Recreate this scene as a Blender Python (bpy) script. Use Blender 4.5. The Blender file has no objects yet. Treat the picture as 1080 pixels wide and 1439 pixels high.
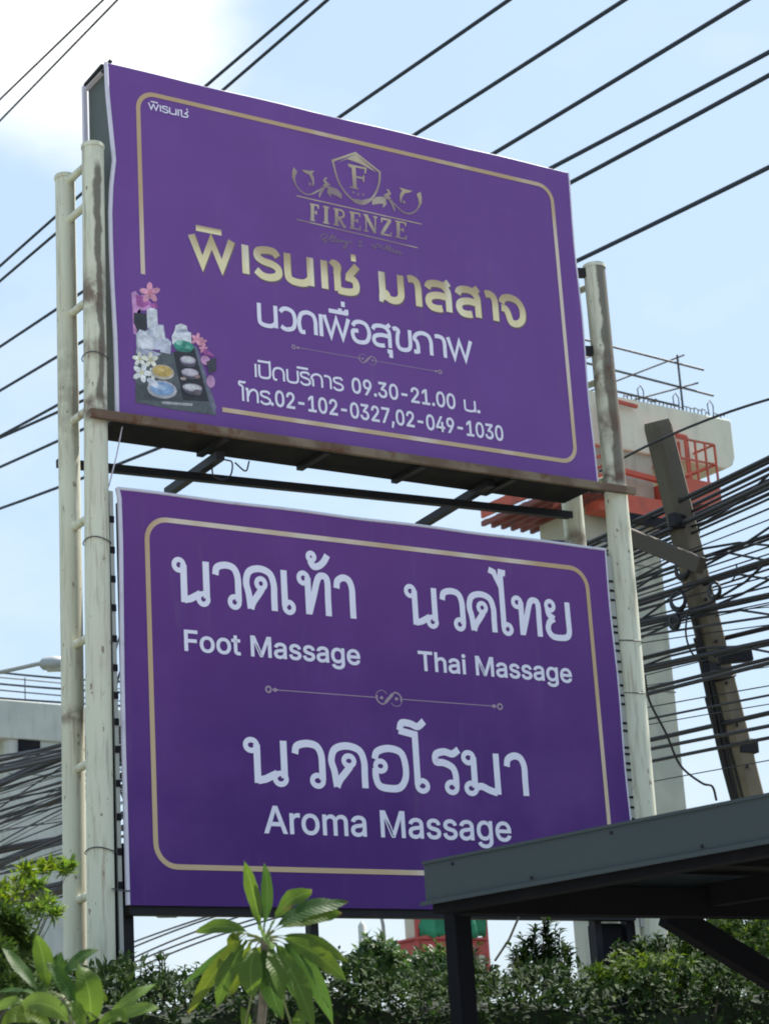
import bpy, bmesh, math, random, json
import numpy as np
from mathutils import Vector, Matrix, Quaternion

SC = bpy.context.scene
COL = SC.collection
random.seed(7)
RNG = np.random.default_rng(11)

# ---------------------------------------------------------------- camera
# pose solved from the two sign boards (4.0 m wide, standing on the plane y = 0); ground is z = 0
FPX = 3007.43
ROWS = np.array([[0.84627178, -0.52934784, -0.06012428],
                 [0.10839098, 0.281574, -0.95339786],
                 [0.52160854, 0.80031678, 0.29566466]])     # camera right, down, forward
CAM = np.array([-5.8107, -12.0844, 1.6])
cam_data = bpy.data.cameras.new('camera')
cam_data.sensor_fit = 'VERTICAL'
cam_data.sensor_height = 24.0
cam_data.lens = 24.0 * FPX / 1439.0
cam_data.clip_start = 0.1
cam_data.clip_end = 3000
cam_data.dof.use_dof = True
cam_data.dof.focus_distance = 14.8
cam_data.dof.aperture_fstop = 4.5
cam = bpy.data.objects.new('camera', cam_data)
COL.objects.link(cam)
r_, d_, f_ = ROWS
cam.matrix_world = Matrix(((r_[0], -d_[0], -f_[0], CAM[0]), (r_[1], -d_[1], -f_[1], CAM[1]),
                           (r_[2], -d_[2], -f_[2], CAM[2]), (0, 0, 0, 1)))
SC.camera = cam

# ---------------------------------------------------------------- sky, sun, exposure
SUN_EL, SUN_AZ = math.radians(60), math.radians(84)        # azimuth from +Y (behind the signs) towards +X
SKY_STRENGTH = 0.12
SUN_STRENGTH = 4.2
EXPOSURE = 1.25
world = bpy.data.worlds.new('World')
SC.world = world
world.use_nodes = True
wn, wl = world.node_tree.nodes, world.node_tree.links
wn.clear()
sky = wn.new('ShaderNodeTexSky')
sky.sky_type = 'NISHITA'
sky.sun_disc = False
sky.sun_elevation = SUN_EL
sky.sun_rotation = SUN_AZ
sky.air_density = 1.2
sky.dust_density = 1.6
sky.ozone_density = 2.0
tc = wn.new('ShaderNodeTexCoord')
nz = wn.new('ShaderNodeTexNoise'); nz.inputs['Scale'].default_value = 5.0
nz.inputs['Detail'].default_value = 6; nz.inputs['Roughness'].default_value = 0.55
mp = wn.new('ShaderNodeMapping'); mp.inputs['Scale'].default_value = (1, 1, 1.8); mp.inputs['Location'].default_value = (0.3, 0.1, 0.0)
wl.new(tc.outputs['Generated'], mp.inputs['Vector']); wl.new(mp.outputs['Vector'], nz.inputs['Vector'])
ramp = wn.new('ShaderNodeValToRGB')
ramp.color_ramp.elements[0].position = 0.50; ramp.color_ramp.elements[0].color = (0, 0, 0, 1)
ramp.color_ramp.elements[1].position = 0.72; ramp.color_ramp.elements[1].color = (1, 1, 1, 1)
wl.new(nz.outputs['Fac'], ramp.inputs['Fac'])


def ray(px, py):
    return ROWS.T @ np.array([(px - 540.0) / FPX, (py - 719.5) / FPX, 1.0])


def blob(px, py, rad, soft):                                 # one cloud bank in the sky around a direction
    d = ray(px, py); d = d / np.linalg.norm(d)
    vm = wn.new('ShaderNodeVectorMath'); vm.operation = 'DISTANCE'
    vm.inputs[1].default_value = tuple(d)
    wl.new(tc.outputs['Generated'], vm.inputs[0])
    sub = wn.new('ShaderNodeMath'); sub.operation = 'MULTIPLY_ADD'
    wl.new(nz.outputs['Fac'], sub.inputs[0]); sub.inputs[1].default_value = -0.10
    wl.new(vm.outputs['Value'], sub.inputs[2])
    mr = wn.new('ShaderNodeMapRange'); mr.interpolation_type = 'SMOOTHSTEP'
    mr.inputs['From Min'].default_value = rad - 0.05; mr.inputs['From Max'].default_value = rad - 0.05 + soft
    mr.inputs['To Min'].default_value = 1; mr.inputs['To Max'].default_value = 0
    wl.new(sub.outputs[0], mr.inputs['Value'])
    return mr.outputs['Result']


def wmath(op, a, b, clamp=True):
    m = wn.new('ShaderNodeMath'); m.operation = op; m.use_clamp = clamp
    for i, v in enumerate((a, b)):
        if isinstance(v, (int, float)): m.inputs[i].default_value = v
        else: wl.new(v, m.inputs[i])
    return m.outputs[0]


sep = wn.new('ShaderNodeSeparateXYZ'); wl.new(tc.outputs['Generated'], sep.inputs[0])
low = wn.new('ShaderNodeMapRange'); low.interpolation_type = 'SMOOTHSTEP'
low.inputs['From Min'].default_value = 0.0; low.inputs['From Max'].default_value = 0.24
low.inputs['To Min'].default_value = 0.95; low.inputs['To Max'].default_value = 0.0
wl.new(sep.outputs['Z'], low.inputs['Value'])
cl = wmath('MAXIMUM', blob(80, -70, 0.052, 0.055), wmath('MULTIPLY', ramp.outputs['Color'], 0.2))
mixh = wn.new('ShaderNodeMixRGB'); wl.new(low.outputs['Result'], mixh.inputs['Fac'])
tint = wn.new('ShaderNodeMixRGB'); tint.blend_type = 'MULTIPLY'; tint.inputs['Fac'].default_value = 1
wl.new(sky.outputs['Color'], tint.inputs['Color1']); tint.inputs['Color2'].default_value = (1.18, 1.03, 0.88, 1)
hz = wn.new('ShaderNodeMixRGB'); hz.inputs['Fac'].default_value = 0.84; hz.inputs['Color2'].default_value = (1.98, 2.66, 3.42, 1)
wl.new(tint.outputs['Color'], hz.inputs['Color1']); wl.new(hz.outputs['Color'], mixh.inputs['Color1']); mixh.inputs['Color2'].default_value = (2.75, 3.15, 3.35, 1)
mixc = wn.new('ShaderNodeMixRGB'); wl.new(cl, mixc.inputs['Fac'])
wl.new(mixh.outputs['Color'], mixc.inputs['Color1']); mixc.inputs['Color2'].default_value = (4.6, 4.6, 4.6, 1)
bgn = wn.new('ShaderNodeBackground'); bgn.inputs['Strength'].default_value = SKY_STRENGTH
wl.new(mixc.outputs['Color'], bgn.inputs['Color'])
wo = wn.new('ShaderNodeOutputWorld'); wl.new(bgn.outputs[0], wo.inputs['Surface'])

sun_data = bpy.data.lights.new('sun', 'SUN')
sun_data.energy = SUN_STRENGTH; sun_data.angle = math.radians(0.6); sun_data.color = (1.0, 0.95, 0.86)
sun = bpy.data.objects.new('sun', sun_data); COL.objects.link(sun)
to_sun = Vector((math.sin(SUN_AZ) * math.cos(SUN_EL), math.cos(SUN_AZ) * math.cos(SUN_EL), math.sin(SUN_EL)))
sun.rotation_euler = to_sun.to_track_quat('Z', 'Y').to_euler()
sun.location = (0, 0, 30)
SC.view_settings.view_transform = 'Standard'
SC.view_settings.look = 'None'
SC.view_settings.exposure = EXPOSURE
SC.view_settings.gamma = 1
SC.view_settings.use_curve_mapping = False
SC.cycles.filter_width = 1.9

# ---------------------------------------------------------------- helpers
def at_y(px, py, Y=0.0):
    d = ray(px, py); return CAM + d * ((Y - CAM[1]) / d[1])
def at_d(px, py, D):
    return CAM + ray(px, py) * D
def at_z(px, py, Z):
    d = ray(px, py); return CAM + d * ((Z - CAM[2]) / d[2])
def board(px, py):
    p = at_y(px, py, 0.0); return (float(p[0]), float(p[2]))


def tag(o, label=None, cat=None, group=None, kind=None):
    if label: o['label'] = label
    if cat: o['category'] = cat
    if group: o['group'] = group
    if kind: o['kind'] = kind
    return o
def empty(name, loc=(0, 0, 0)):
    o = bpy.data.objects.new(name, None); COL.objects.link(o); o.location = loc
    o.empty_display_size = 0.2
    return o


class MB:
    """collects verts and faces, builds one mesh object"""
    def __init__(s): s.v, s.f, s.sm, s.c = [], [], [], []
    def add(s, vs, fs, smooth=False, col=None):
        n = len(s.v); s.v += [tuple(map(float, v)) for v in vs]
        for f in fs: s.f.append([i + n for i in f]); s.sm.append(smooth); s.c.append(col)
        return s
    def box(s, a, b, M=None):
        x0, y0, z0 = a; x1, y1, z1 = b
        vs = [Vector(p) for p in ((x0, y0, z0), (x1, y0, z0), (x1, y1, z0), (x0, y1, z0), (x0, y0, z1), (x1, y0, z1), (x1, y1, z1), (x0, y1, z1))]
        if M is not None: vs = [M @ v for v in vs]
        return s.add(vs, [(0, 3, 2, 1), (4, 5, 6, 7), (0, 1, 5, 4), (1, 2, 6, 5), (2, 3, 7, 6), (3, 0, 4, 7)])
    def bar(s, a, b, w, h=None, up=(0, 0, 1)):
        """rectangular bar from a to b"""
        h = h or w; a, b = Vector(a), Vector(b); d = (b - a).normalized(); u = Vector(up)
        if abs(d.dot(u)) > 0.98: u = Vector((0, 1, 0))
        x = d.cross(u).normalized() * (w / 2); y = x.cross(d).normalized() * (h / 2)
        vs = [a - x - y, a + x - y, a + x + y, a - x + y, b - x - y, b + x - y, b + x + y, b - x + y]
        return s.add(vs, [(0, 3, 2, 1), (4, 5, 6, 7), (0, 1, 5, 4), (1, 2, 6, 5), (2, 3, 7, 6), (3, 0, 4, 7)])
    def tube(s, pts, r, n=12, cap=True):
        pts = [Vector(p) for p in pts]; rs = r if isinstance(r, (list, tuple)) else [r] * len(pts)
        vs = []; prev = None
        for i, p in enumerate(pts):
            d = (pts[min(i + 1, len(pts) - 1)] - pts[max(i - 1, 0)]).normalized()
            if prev is None:
                u = Vector((0, 0, 1)) if abs(d.z) < 0.9 else Vector((0, 1, 0))
                x = d.cross(u).normalized()
            else:
                x = (prev - d * prev.dot(d)).normalized()
            prev = x; y = d.cross(x)
            for k in range(n):
                a = 2 * math.pi * k / n
                vs.append(p + (x * math.cos(a) + y * math.sin(a)) * rs[i])
        fs = []
        for i in range(len(pts) - 1):
            for k in range(n):
                fs.append((i * n + k, i * n + (k + 1) % n, (i + 1) * n + (k + 1) % n, (i + 1) * n + k))
        s.add(vs, fs, True)
        if cap:
            s.add(vs[:n], [tuple(range(n))[::-1]]); s.add(vs[-n:], [tuple(range(n))])
        return s
    def build(s, name, mat, parent=None, bevel=0):
        me = bpy.data.meshes.new(name); me.from_pydata(s.v, [], s.f)
        me.polygons.foreach_set('use_smooth', s.sm)
        if any(c is not None for c in s.c):
            ca = me.color_attributes.new('print', 'FLOAT_COLOR', 'CORNER')
            vals = []
            for p, c in zip(s.f, s.c): vals += list((c or (1, 1, 1)) + (1.0,)) * len(p)
            ca.data.foreach_set('color', vals)
        for m in (mat if isinstance(mat, list) else [mat]): me.materials.append(m)
        me.update()
        o = bpy.data.objects.new(name, me); COL.objects.link(o)
        if parent is not None: o.parent = parent; 
        if bevel:
            b = o.modifiers.new('bevel', 'BEVEL'); b.width = bevel; b.segments = 2; b.limit_method = 'ANGLE'
        return o


def local(parent_loc, p):
    return tuple(np.array(p, float) - np.array(parent_loc, float))


# ---------------------------------------------------------------- materials
def rgb(r, g, b): return (r, g, b, 1)


class Mat:
    def __init__(s, name, color=(0.5, 0.5, 0.5), rough=0.6, metal=0.0, spec=None):
        s.m = bpy.data.materials.new(name); s.m.use_nodes = True
        s.n, s.l = s.m.node_tree.nodes, s.m.node_tree.links
        s.p = s.n['Principled BSDF']
        s.p.inputs['Base Color'].default_value = (*color, 1); s.p.inputs['Roughness'].default_value = rough
        s.p.inputs['Metallic'].default_value = metal
        if spec is not None: s.p.inputs['Specular IOR Level'].default_value = spec
        s.col = None; s.base = color; s.hgt = None
        s.tc = s.n.new('ShaderNodeTexCoord')
    def noise(s, scale, detail=4, rough=0.55, stretch=(1, 1, 1), coord='Object', loc=(0, 0, 0)):
        mp = s.n.new('ShaderNodeMapping'); mp.inputs['Scale'].default_value = stretch; mp.inputs['Location'].default_value = loc
        s.l.new(s.tc.outputs[coord], mp.inputs['Vector'])
        t = s.n.new('ShaderNodeTexNoise'); t.inputs['Scale'].default_value = scale
        t.inputs['Detail'].default_value = detail; t.inputs['Roughness'].default_value = rough
        s.l.new(mp.outputs['Vector'], t.inputs['Vector']); return t.outputs['Fac']
    def ramp(s, fac, a, b, smooth=True):
        mr = s.n.new('ShaderNodeMapRange'); mr.inputs['From Min'].default_value = a; mr.inputs['From Max'].default_value = b
        if smooth: mr.interpolation_type = 'SMOOTHSTEP'
        s.l.new(fac, mr.inputs['Value']); return mr.outputs['Result']
    def math(s, op, a, b=0.0, clamp=False):
        m = s.n.new('ShaderNodeMath'); m.operation = op; m.use_clamp = clamp
        for i, v in enumerate((a, b)):
            if isinstance(v, (int, float)): m.inputs[i].default_value = v
            else: s.l.new(v, m.inputs[i])
        return m.outputs[0]
    def over(s, fac, color):
        """lay a colour over what is there"""
        mx = s.n.new('ShaderNodeMixRGB')
        if s.col is None: mx.inputs['Color1'].default_value = (*s.base, 1)
        else: s.l.new(s.col, mx.inputs['Color1'])
        if isinstance(color, tuple): mx.inputs['Color2'].default_value = (*color, 1)
        else: s.l.new(color, mx.inputs['Color2'])
        if isinstance(fac, (int, float)): mx.inputs['Fac'].default_value = fac
        else: s.l.new(fac, mx.inputs['Fac'])
        s.col = mx.outputs['Color']; s.l.new(s.col, s.p.inputs['Base Color']); return s
    def bump(s, fac, dist, strength=0.6):
        b = s.n.new('ShaderNodeBump'); b.inputs['Distance'].default_value = dist; b.inputs['Strength'].default_value = strength
        s.l.new(fac, b.inputs['Height'])
        if s.hgt is not None: s.l.new(s.hgt, b.inputs['Normal'])
        s.hgt = b.outputs['Normal']; s.l.new(s.hgt, s.p.inputs['Normal']); return s
    def xyz(s, coord='Object'):
        sp = s.n.new('ShaderNodeSeparateXYZ'); s.l.new(s.tc.outputs[coord], sp.inputs[0]); return sp.outputs
    def band(s, v, a, b, soft):
        """1 where a < v < b"""
        up = s.ramp(v, a - soft, a + soft); dn = s.ramp(v, b - soft, b + soft)
        return s.math('SUBTRACT', up, dn, True)


def vinyl(name, base, gradient=None, seed=0):
    m = Mat(name, base, 0.5, spec=0.22)
    if gradient:
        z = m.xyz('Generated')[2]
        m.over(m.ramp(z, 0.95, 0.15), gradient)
    m.over(m.math('MULTIPLY', m.ramp(m.noise(1.3, 3, loc=(seed, 0, 0)), 0.4, 0.75), 0.38), tuple(min(1, c * 1.22 + 0.012) for c in base))
    # dirt running from the top edge and rain marks
    m.over(m.math('MULTIPLY', m.ramp(m.noise(9, 4, stretch=(1, 1, 0.12), loc=(seed, 3, 1)), 0.55, 0.85), 0.20), (0.20, 0.17, 0.20))
    m.bump(m.noise(1.1, 2, stretch=(1, 1, 0.6), loc=(seed, 1, 0)), 0.08, 0.6)
    m.bump(m.noise(3.2, 2, stretch=(0.35, 1, 1.2), loc=(seed, 5, 0)), 0.014, 0.6)
    m.bump(m.noise(5.0, 1, stretch=(1.6, 1, 0.25), loc=(seed, 8, 0)), 0.006, 0.5)
    return m.m


M = {}
M['vinyl_upper'] = vinyl('purple_vinyl_faded', (0.156, 0.062, 0.280))
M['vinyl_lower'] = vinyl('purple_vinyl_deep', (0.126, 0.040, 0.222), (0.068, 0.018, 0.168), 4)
m = Mat('white_print', (0.80, 0.78, 0.93), 0.45); M['white_print'] = m.m
m = Mat('hem_vinyl', (0.62, 0.60, 0.72), 0.5); m.over(m.ramp(m.noise(6, 3), 0.5, 0.8), (0.45, 0.42, 0.50)); M['hem'] = m.m


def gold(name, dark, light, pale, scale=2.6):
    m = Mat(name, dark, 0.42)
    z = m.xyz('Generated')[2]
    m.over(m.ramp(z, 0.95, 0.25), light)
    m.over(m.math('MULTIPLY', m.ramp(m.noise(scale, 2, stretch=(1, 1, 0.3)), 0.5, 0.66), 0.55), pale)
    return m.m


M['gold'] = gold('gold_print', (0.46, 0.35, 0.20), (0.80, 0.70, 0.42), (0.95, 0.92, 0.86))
M['gold_line'] = gold('gold_border_print', (0.50, 0.34, 0.19), (0.54, 0.39, 0.24), (0.80, 0.73, 0.70), 1.5)
M['gold_dim'] = gold('gold_logo_print', (0.48, 0.38, 0.26), (0.28, 0.20, 0.21), (0.58, 0.52, 0.38), 5)
m = Mat('logo_script_print', (0.20, 0.14, 0.20), 0.5); M['logo_script'] = m.m
m = Mat('ornament_print', (0.36, 0.27, 0.35), 0.5); M['ornament'] = m.m
m = Mat('picture_print', (1, 1, 1), 0.5)
at = m.n.new('ShaderNodeVertexColor'); at.layer_name = 'print'; m.col = at.outputs['Color']
def _mul(fac_socket, lo_, hi_):                                # print grain: soft light and dark patches like a photo print
    mr = m.n.new('ShaderNodeMapRange'); mr.inputs['From Min'].default_value = .3; mr.inputs['From Max'].default_value = .7
    mr.inputs['To Min'].default_value = lo_; mr.inputs['To Max'].default_value = hi_; m.l.new(fac_socket, mr.inputs['Value'])
    mm = m.n.new('ShaderNodeVectorMath'); mm.operation = 'SCALE'; m.l.new(m.col, mm.inputs[0]); m.l.new(mr.outputs[0], mm.inputs['Scale']); m.col = mm.outputs[0]
_mul(m.noise(14, 3), .66, 1.18); _mul(m.noise(45, 3, loc=(3, 1, 2)), .78, 1.12)
m.l.new(m.col, m.p.inputs['Base Color']); M['picture'] = m.m

m = Mat('dark_green_steel', (0.060, 0.075, 0.062), 0.55)
m.over(m.math('MULTIPLY', m.ramp(m.noise(5, 4, stretch=(1, 1, 0.4)), 0.5, 0.75), 0.5), (0.10, 0.11, 0.09)); m.bump(m.noise(14, 3), 0.003); M['box_side'] = m.m
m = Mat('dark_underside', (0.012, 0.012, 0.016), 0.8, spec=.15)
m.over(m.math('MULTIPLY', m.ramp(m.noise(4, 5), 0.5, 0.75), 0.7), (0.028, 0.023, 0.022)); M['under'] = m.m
m = Mat('dark_steel', (0.014, 0.014, 0.019), 0.6, 0.0, .25)
m.over(m.math('MULTIPLY', m.ramp(m.noise(8, 4), 0.55, 0.8), 0.7), (0.045, 0.028, 0.022)); M['dark_steel'] = m.m
m = Mat('rusty_angle', (0.145, 0.098, 0.072), 0.8, spec=.2)
m.over(m.ramp(m.noise(3.2, 5), 0.48, 0.62), (0.21, 0.165, 0.12)).over(m.math('MULTIPLY', m.ramp(m.noise(7, 5, loc=(3, 0, 0)), 0.55, 0.68), 0.9), (0.12, 0.048, 0.028))
m.bump(m.noise(30, 3), 0.002); M['beam'] = m.m


def pole_mat(name, warm, rust_z, stripe=None):
    """aged off white paint on a steel tube; rust patches where brackets are welded"""
    m = Mat(name, (0.63, 0.64, 0.52), 0.6)
    m.over(m.math('MULTIPLY', m.ramp(m.noise(2.2, 4, stretch=(1, 1, 0.35)), 0.42, 0.7), 0.6), (0.57, 0.55, 0.42) if warm else (0.54, 0.58, 0.49))
    m.over(m.math('MULTIPLY', m.ramp(m.noise(16, 5, stretch=(1.4, 1.4, 0.16)), 0.50, 0.74), 0.65), (0.34, 0.32, 0.24))
    m.over(m.math('MULTIPLY', m.ramp(m.noise(26, 4, stretch=(1, 1, 0.5), loc=(2, 1, 0)), 0.64, 0.71), 0.8), (0.17, 0.10, 0.06))
    m.over(m.math('MULTIPLY', m.ramp(m.noise(30, 3, stretch=(1, 1, 0.05), loc=(5, 2, 0)), 0.56, 0.70), 0.55), (0.33, 0.25, 0.16))
    m.over(m.math('MULTIPLY', m.ramp(m.noise(13, 5, stretch=(1, 1, 0.10), loc=(1, 6, 0)), 0.60, 0.72), 0.6), (0.24, 0.22, 0.18))
    X, Y, Z = m.xyz()
    if stripe:                                               # dark stripe with a ragged edge down one side of the tube
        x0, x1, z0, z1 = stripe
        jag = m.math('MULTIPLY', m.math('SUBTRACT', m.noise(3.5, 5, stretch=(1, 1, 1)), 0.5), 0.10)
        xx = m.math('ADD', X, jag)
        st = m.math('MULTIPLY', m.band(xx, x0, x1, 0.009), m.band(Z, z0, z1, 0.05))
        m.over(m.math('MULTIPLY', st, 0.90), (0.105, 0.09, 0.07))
    for (z, w, k) in rust_z:
        near = m.band(Z, z - w, z + w, w * 0.9)
        spot = m.math('MULTIPLY', near, m.ramp(m.noise(9, 5, loc=(z, 0, 0)), 0.34, 0.60))
        m.over(m.math('MULTIPLY', spot, k), (0.10, 0.045, 0.025))
    m.bump(m.noise(22, 4, stretch=(1, 1, 0.4)), 0.0015)
    return m.m


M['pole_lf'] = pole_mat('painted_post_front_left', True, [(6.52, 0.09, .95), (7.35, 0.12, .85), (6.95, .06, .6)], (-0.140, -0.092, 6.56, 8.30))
M['pole_lb'] = pole_mat('painted_post_rear_left', True, [(4.55, 0.05, .7), (6.75, .35, .35)])
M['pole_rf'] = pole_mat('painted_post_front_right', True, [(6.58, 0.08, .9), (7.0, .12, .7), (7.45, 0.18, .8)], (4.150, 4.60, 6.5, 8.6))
M['pole_rb'] = pole_mat('painted_post_rear_right', False, [(6.2, 0.06, .7)])


def concrete(name, c1, c2, dark, panel=0.0, stain=0.5):
    m = Mat(name, c1, 0.85)
    m.over(m.ramp(m.noise(0.9, 5), 0.4, 0.65), c2)
    m.over(m.math('MULTIPLY', m.ramp(m.noise(1.6, 6, stretch=(1.5, 1.5, 0.25)), 0.5, 0.75), stain), dark)
    m.bump(m.noise(6, 5), 0.02)
    return m.m


M['pier'] = concrete('pier_concrete', (0.46, 0.46, 0.38), (0.38, 0.39, 0.33), (0.19, 0.20, 0.165))
M['pier_pale'] = concrete('pale_concrete', (0.72, 0.70, 0.58), (0.66, 0.65, 0.54), (0.36, 0.35, 0.30), stain=.3)  # crosshead concrete, paler than the column
M['pier_far'] = concrete('far_pier_concrete', (0.54, 0.55, 0.51), (0.48, 0.50, 0.47), (0.32, 0.33, 0.31))
m = Mat('utility_pole_concrete', (0.20, 0.17, 0.125), 0.85)
m.over(m.ramp(m.noise(3, 5, stretch=(1, 1, .4)), 0.4, 0.65), (0.145, 0.125, 0.095)).over(m.math('MULTIPLY', m.ramp(m.noise(9, 5), 0.55, 0.75), 0.6), (0.09, 0.08, 0.06))
z = m.xyz()[2]; m.over(m.math('MULTIPLY', m.ramp(m.math('ADD', z, m.noise(3, 3)), 7.75, 8.1), 0.75), (0.085, 0.075, 0.06))
m.bump(m.noise(25, 4), 0.008); M['upole'] = m.m
m = Mat('red_painted_steel', (0.50, 0.085, 0.045), 0.55); m.over(m.math('MULTIPLY', m.ramp(m.noise(2, 5), 0.5, 0.7), 0.6), (0.26, 0.06, 0.04)); M['red'] = m.m
m = Mat('dark_red_steel', (0.19, 0.045, 0.035), 0.6); m.over(m.ramp(m.noise(2, 5), 0.5, 0.7), (0.10, 0.035, 0.03)); M['dark_red'] = m.m
m = Mat('black_cable', (0.012, 0.012, 0.018), 0.5); M['cable'] = m.m
m = Mat('grey_wire', (0.05, 0.05, 0.06), 0.5); M['wire'] = m.m
m = Mat('rebar', (0.055, 0.055, 0.06), 0.6); M['rebar'] = m.m
m = Mat('carport_fascia', (0.038, 0.052, 0.059), 0.5, spec=.25)
m.over(m.math('MULTIPLY', m.ramp(m.noise(1.2, 5), 0.45, 0.75), 0.5), (0.048, 0.063, 0.067)).over(m.math('MULTIPLY', m.ramp(m.noise(12, 4, stretch=(1, 1, .15)), 0.62, 0.8), 0.5), (0.035, 0.045, 0.05))
m.bump(m.noise(2.5, 2), 0.004, .4); M['fascia'] = m.m
m = Mat('carport_dark', (0.006, 0.0065, 0.009), 0.8, spec=.12); m.over(m.ramp(m.noise(4, 4), 0.5, 0.8), (0.010, 0.010, 0.011)); M['car_dark'] = m.m
m = Mat('carport_ceiling', (0.030, 0.028, 0.027), 0.85, spec=.1); m.over(m.ramp(m.noise(1.5, 5, stretch=(.3, 2, 1)), 0.4, 0.7), (0.014, 0.014, 0.015)); M['ceiling'] = m.m
m = Mat('lamp_grey', (0.35, 0.37, 0.38), 0.45, 0.2); M['lamp'] = m.m
m = Mat('lamp_glass', (0.45, 0.47, 0.48), 0.2); M['lampglass'] = m.m
m = Mat('ground_grass_soil', (0.10, 0.10, 0.06), 0.95); m.over(m.ramp(m.noise(0.8, 6), 0.4, 0.65), (0.05, 0.075, 0.025)).over(m.math('MULTIPLY', m.ramp(m.noise(0.05, 3), 0.5, 0.6), 0.6), (0.16, 0.14, 0.11)); m.bump(m.noise(6, 6), 0.03); M['ground'] = m.m
m = Mat('asphalt', (0.05, 0.05, 0.052), 0.9); m.over(m.ramp(m.noise(2, 6), 0.4, 0.7), (0.065, 0.063, 0.06)); m.bump(m.noise(60, 3), 0.006); M['asphalt'] = m.m
m = Mat('paving', (0.40, 0.38, 0.34), 0.85); m.over(m.ramp(m.noise(3, 6), 0.4, 0.7), (0.33, 0.31, 0.28)); m.bump(m.noise(30, 3), 0.004); M['paving'] = m.m
m = Mat('bark', (0.13, 0.115, 0.09), 0.9); m.over(m.ramp(m.noise(20, 4), .45, .65), (0.08, 0.075, 0.06)); m.bump(m.noise(40, 4), 0.003); M['bark'] = m.m
m = Mat('green_net', (0.02, 0.17, 0.085), 0.8); m.over(m.ramp(m.noise(0.9, 5), .42, .66), (0.035, 0.28, 0.15)).over(m.math('MULTIPLY', m.ramp(m.noise(1.6, 4, loc=(4, 2, 0)), .62, .68), .8), (.42, .50, .44)); m.bump(m.noise(1.5, 4), 0.2); M['net'] = m.m
m = Mat('red_band_paint', (0.42, 0.06, 0.055), 0.6); m.over(m.ramp(m.noise(2, 5), .5, .7), (0.32, 0.055, 0.05)); M['redband'] = m.m
m = Mat('cream_plaster', (0.55, 0.52, 0.42), 0.8); m.over(m.ramp(m.noise(1.5, 5), .45, .7), (0.42, 0.42, 0.33)); M['cream'] = m.m


def leaf_mat(name, cols, trans=0.45, rough=0.4, hue=0.5, vein=False):
    m = Mat(name, cols[0], rough, spec=0.22)
    g = m.n.new('ShaderNodeNewGeometry')
    rnd = g.outputs['Random Per Island']
    if len(cols) > 1: m.over(m.ramp(rnd, 0.25, 0.6), cols[1])
    if len(cols) > 2: m.over(m.ramp(rnd, 0.72, 0.98), cols[2])
    if len(cols) > 3: m.over(m.math('MULTIPLY', m.ramp(m.noise(1.1, 2), 0.55, 0.7), 0.7), cols[3])
    m.over(m.math('MULTIPLY', m.ramp(m.noise(14, 3), 0.5, 0.8), 0.3), tuple(c * 0.6 for c in cols[0]))
    if vein:
        uvx = m.n.new('ShaderNodeUVMap'); sp = m.n.new('ShaderNodeSeparateXYZ'); m.l.new(uvx.outputs[0], sp.inputs[0])
        u, v = sp.outputs[0], sp.outputs[1]
        au = m.math('ABSOLUTE', u)
        rib = m.ramp(au, 0.09, 0.03)
        side = m.math('SINE', m.math('MULTIPLY', m.math('SUBTRACT', v, m.math('MULTIPLY', au, 0.10)), 95.0))
        m.over(m.math('MULTIPLY', m.ramp(side, 0.5, 1.0), 0.14), tuple(min(1, c * 1.7 + .01) for c in cols[0]))
        m.over(m.math('MULTIPLY', rib, 0.5), tuple(min(1, c * 1.9 + .02) for c in cols[0]))
        m.bump(side, 0.0008, 0.4)
    if vein:
        blotch = m.ramp(m.noise(9, 4, loc=(3, 3, 3)), .66, .72); m.over(m.math('MULTIPLY', blotch, .6), (0.11, 0.085, 0.03))
        tipb = m.math('MULTIPLY', m.ramp(m.math('ADD', v, m.math('MULTIPLY', m.noise(5, 3), .25)), 1.08, 1.16), .7); m.over(tipb, (0.12, 0.075, 0.035))
        yel = m.math('MULTIPLY', m.ramp(m.noise(2.2, 2, loc=(7, 1, 0)), .5, .7), .4); m.over(yel, (cols[0][0] * 1.7, cols[0][1] * 1.25, cols[0][2]))
    tr = m.n.new('ShaderNodeBsdfTranslucent'); mx = m.n.new('ShaderNodeMixShader'); mx.inputs[0].default_value = trans
    hs = m.n.new('ShaderNodeHueSaturation'); hs.inputs['Hue'].default_value = 0.485; hs.inputs['Value'].default_value = 1.7; hs.inputs['Saturation'].default_value = 1.1
    m.l.new(m.col, hs.inputs['Color']); m.l.new(hs.outputs[0], tr.inputs['Color'])
    out = m.n['Material Output']
    m.l.new(m.p.outputs[0], mx.inputs[1]); m.l.new(tr.outputs[0], mx.inputs[2]); m.l.new(mx.outputs[0], out.inputs['Surface'])
    return m.m


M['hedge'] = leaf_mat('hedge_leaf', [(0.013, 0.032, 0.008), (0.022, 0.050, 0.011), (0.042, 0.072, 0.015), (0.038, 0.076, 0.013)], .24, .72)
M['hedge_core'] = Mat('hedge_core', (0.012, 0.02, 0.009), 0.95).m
M['shrub'] = leaf_mat('yellow_green_leaf', [(0.055, 0.105, 0.014), (0.088, 0.140, 0.016), (0.125, 0.165, 0.021)], .5)
M['tree_far'] = leaf_mat('far_tree_leaf', [(0.035, 0.075, 0.025), (0.05, 0.10, 0.03), (0.08, 0.13, 0.04)], .35)
M['plumeria'] = leaf_mat('plumeria_leaf', [(0.054, 0.100, 0.017)], .42, .5, vein=True)
M['plumeria_y'] = leaf_mat('plumeria_leaf_yellowing', [(0.072, 0.108, 0.015)], .42, .5, vein=True)
M['plumeria_d'] = leaf_mat('plumeria_leaf_dark', [(0.034, 0.078, 0.017)], .38, .5, vein=True)
m = Mat('leaf_stalk', (0.12, 0.15, 0.05), 0.6); M['stalk'] = m.m
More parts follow.
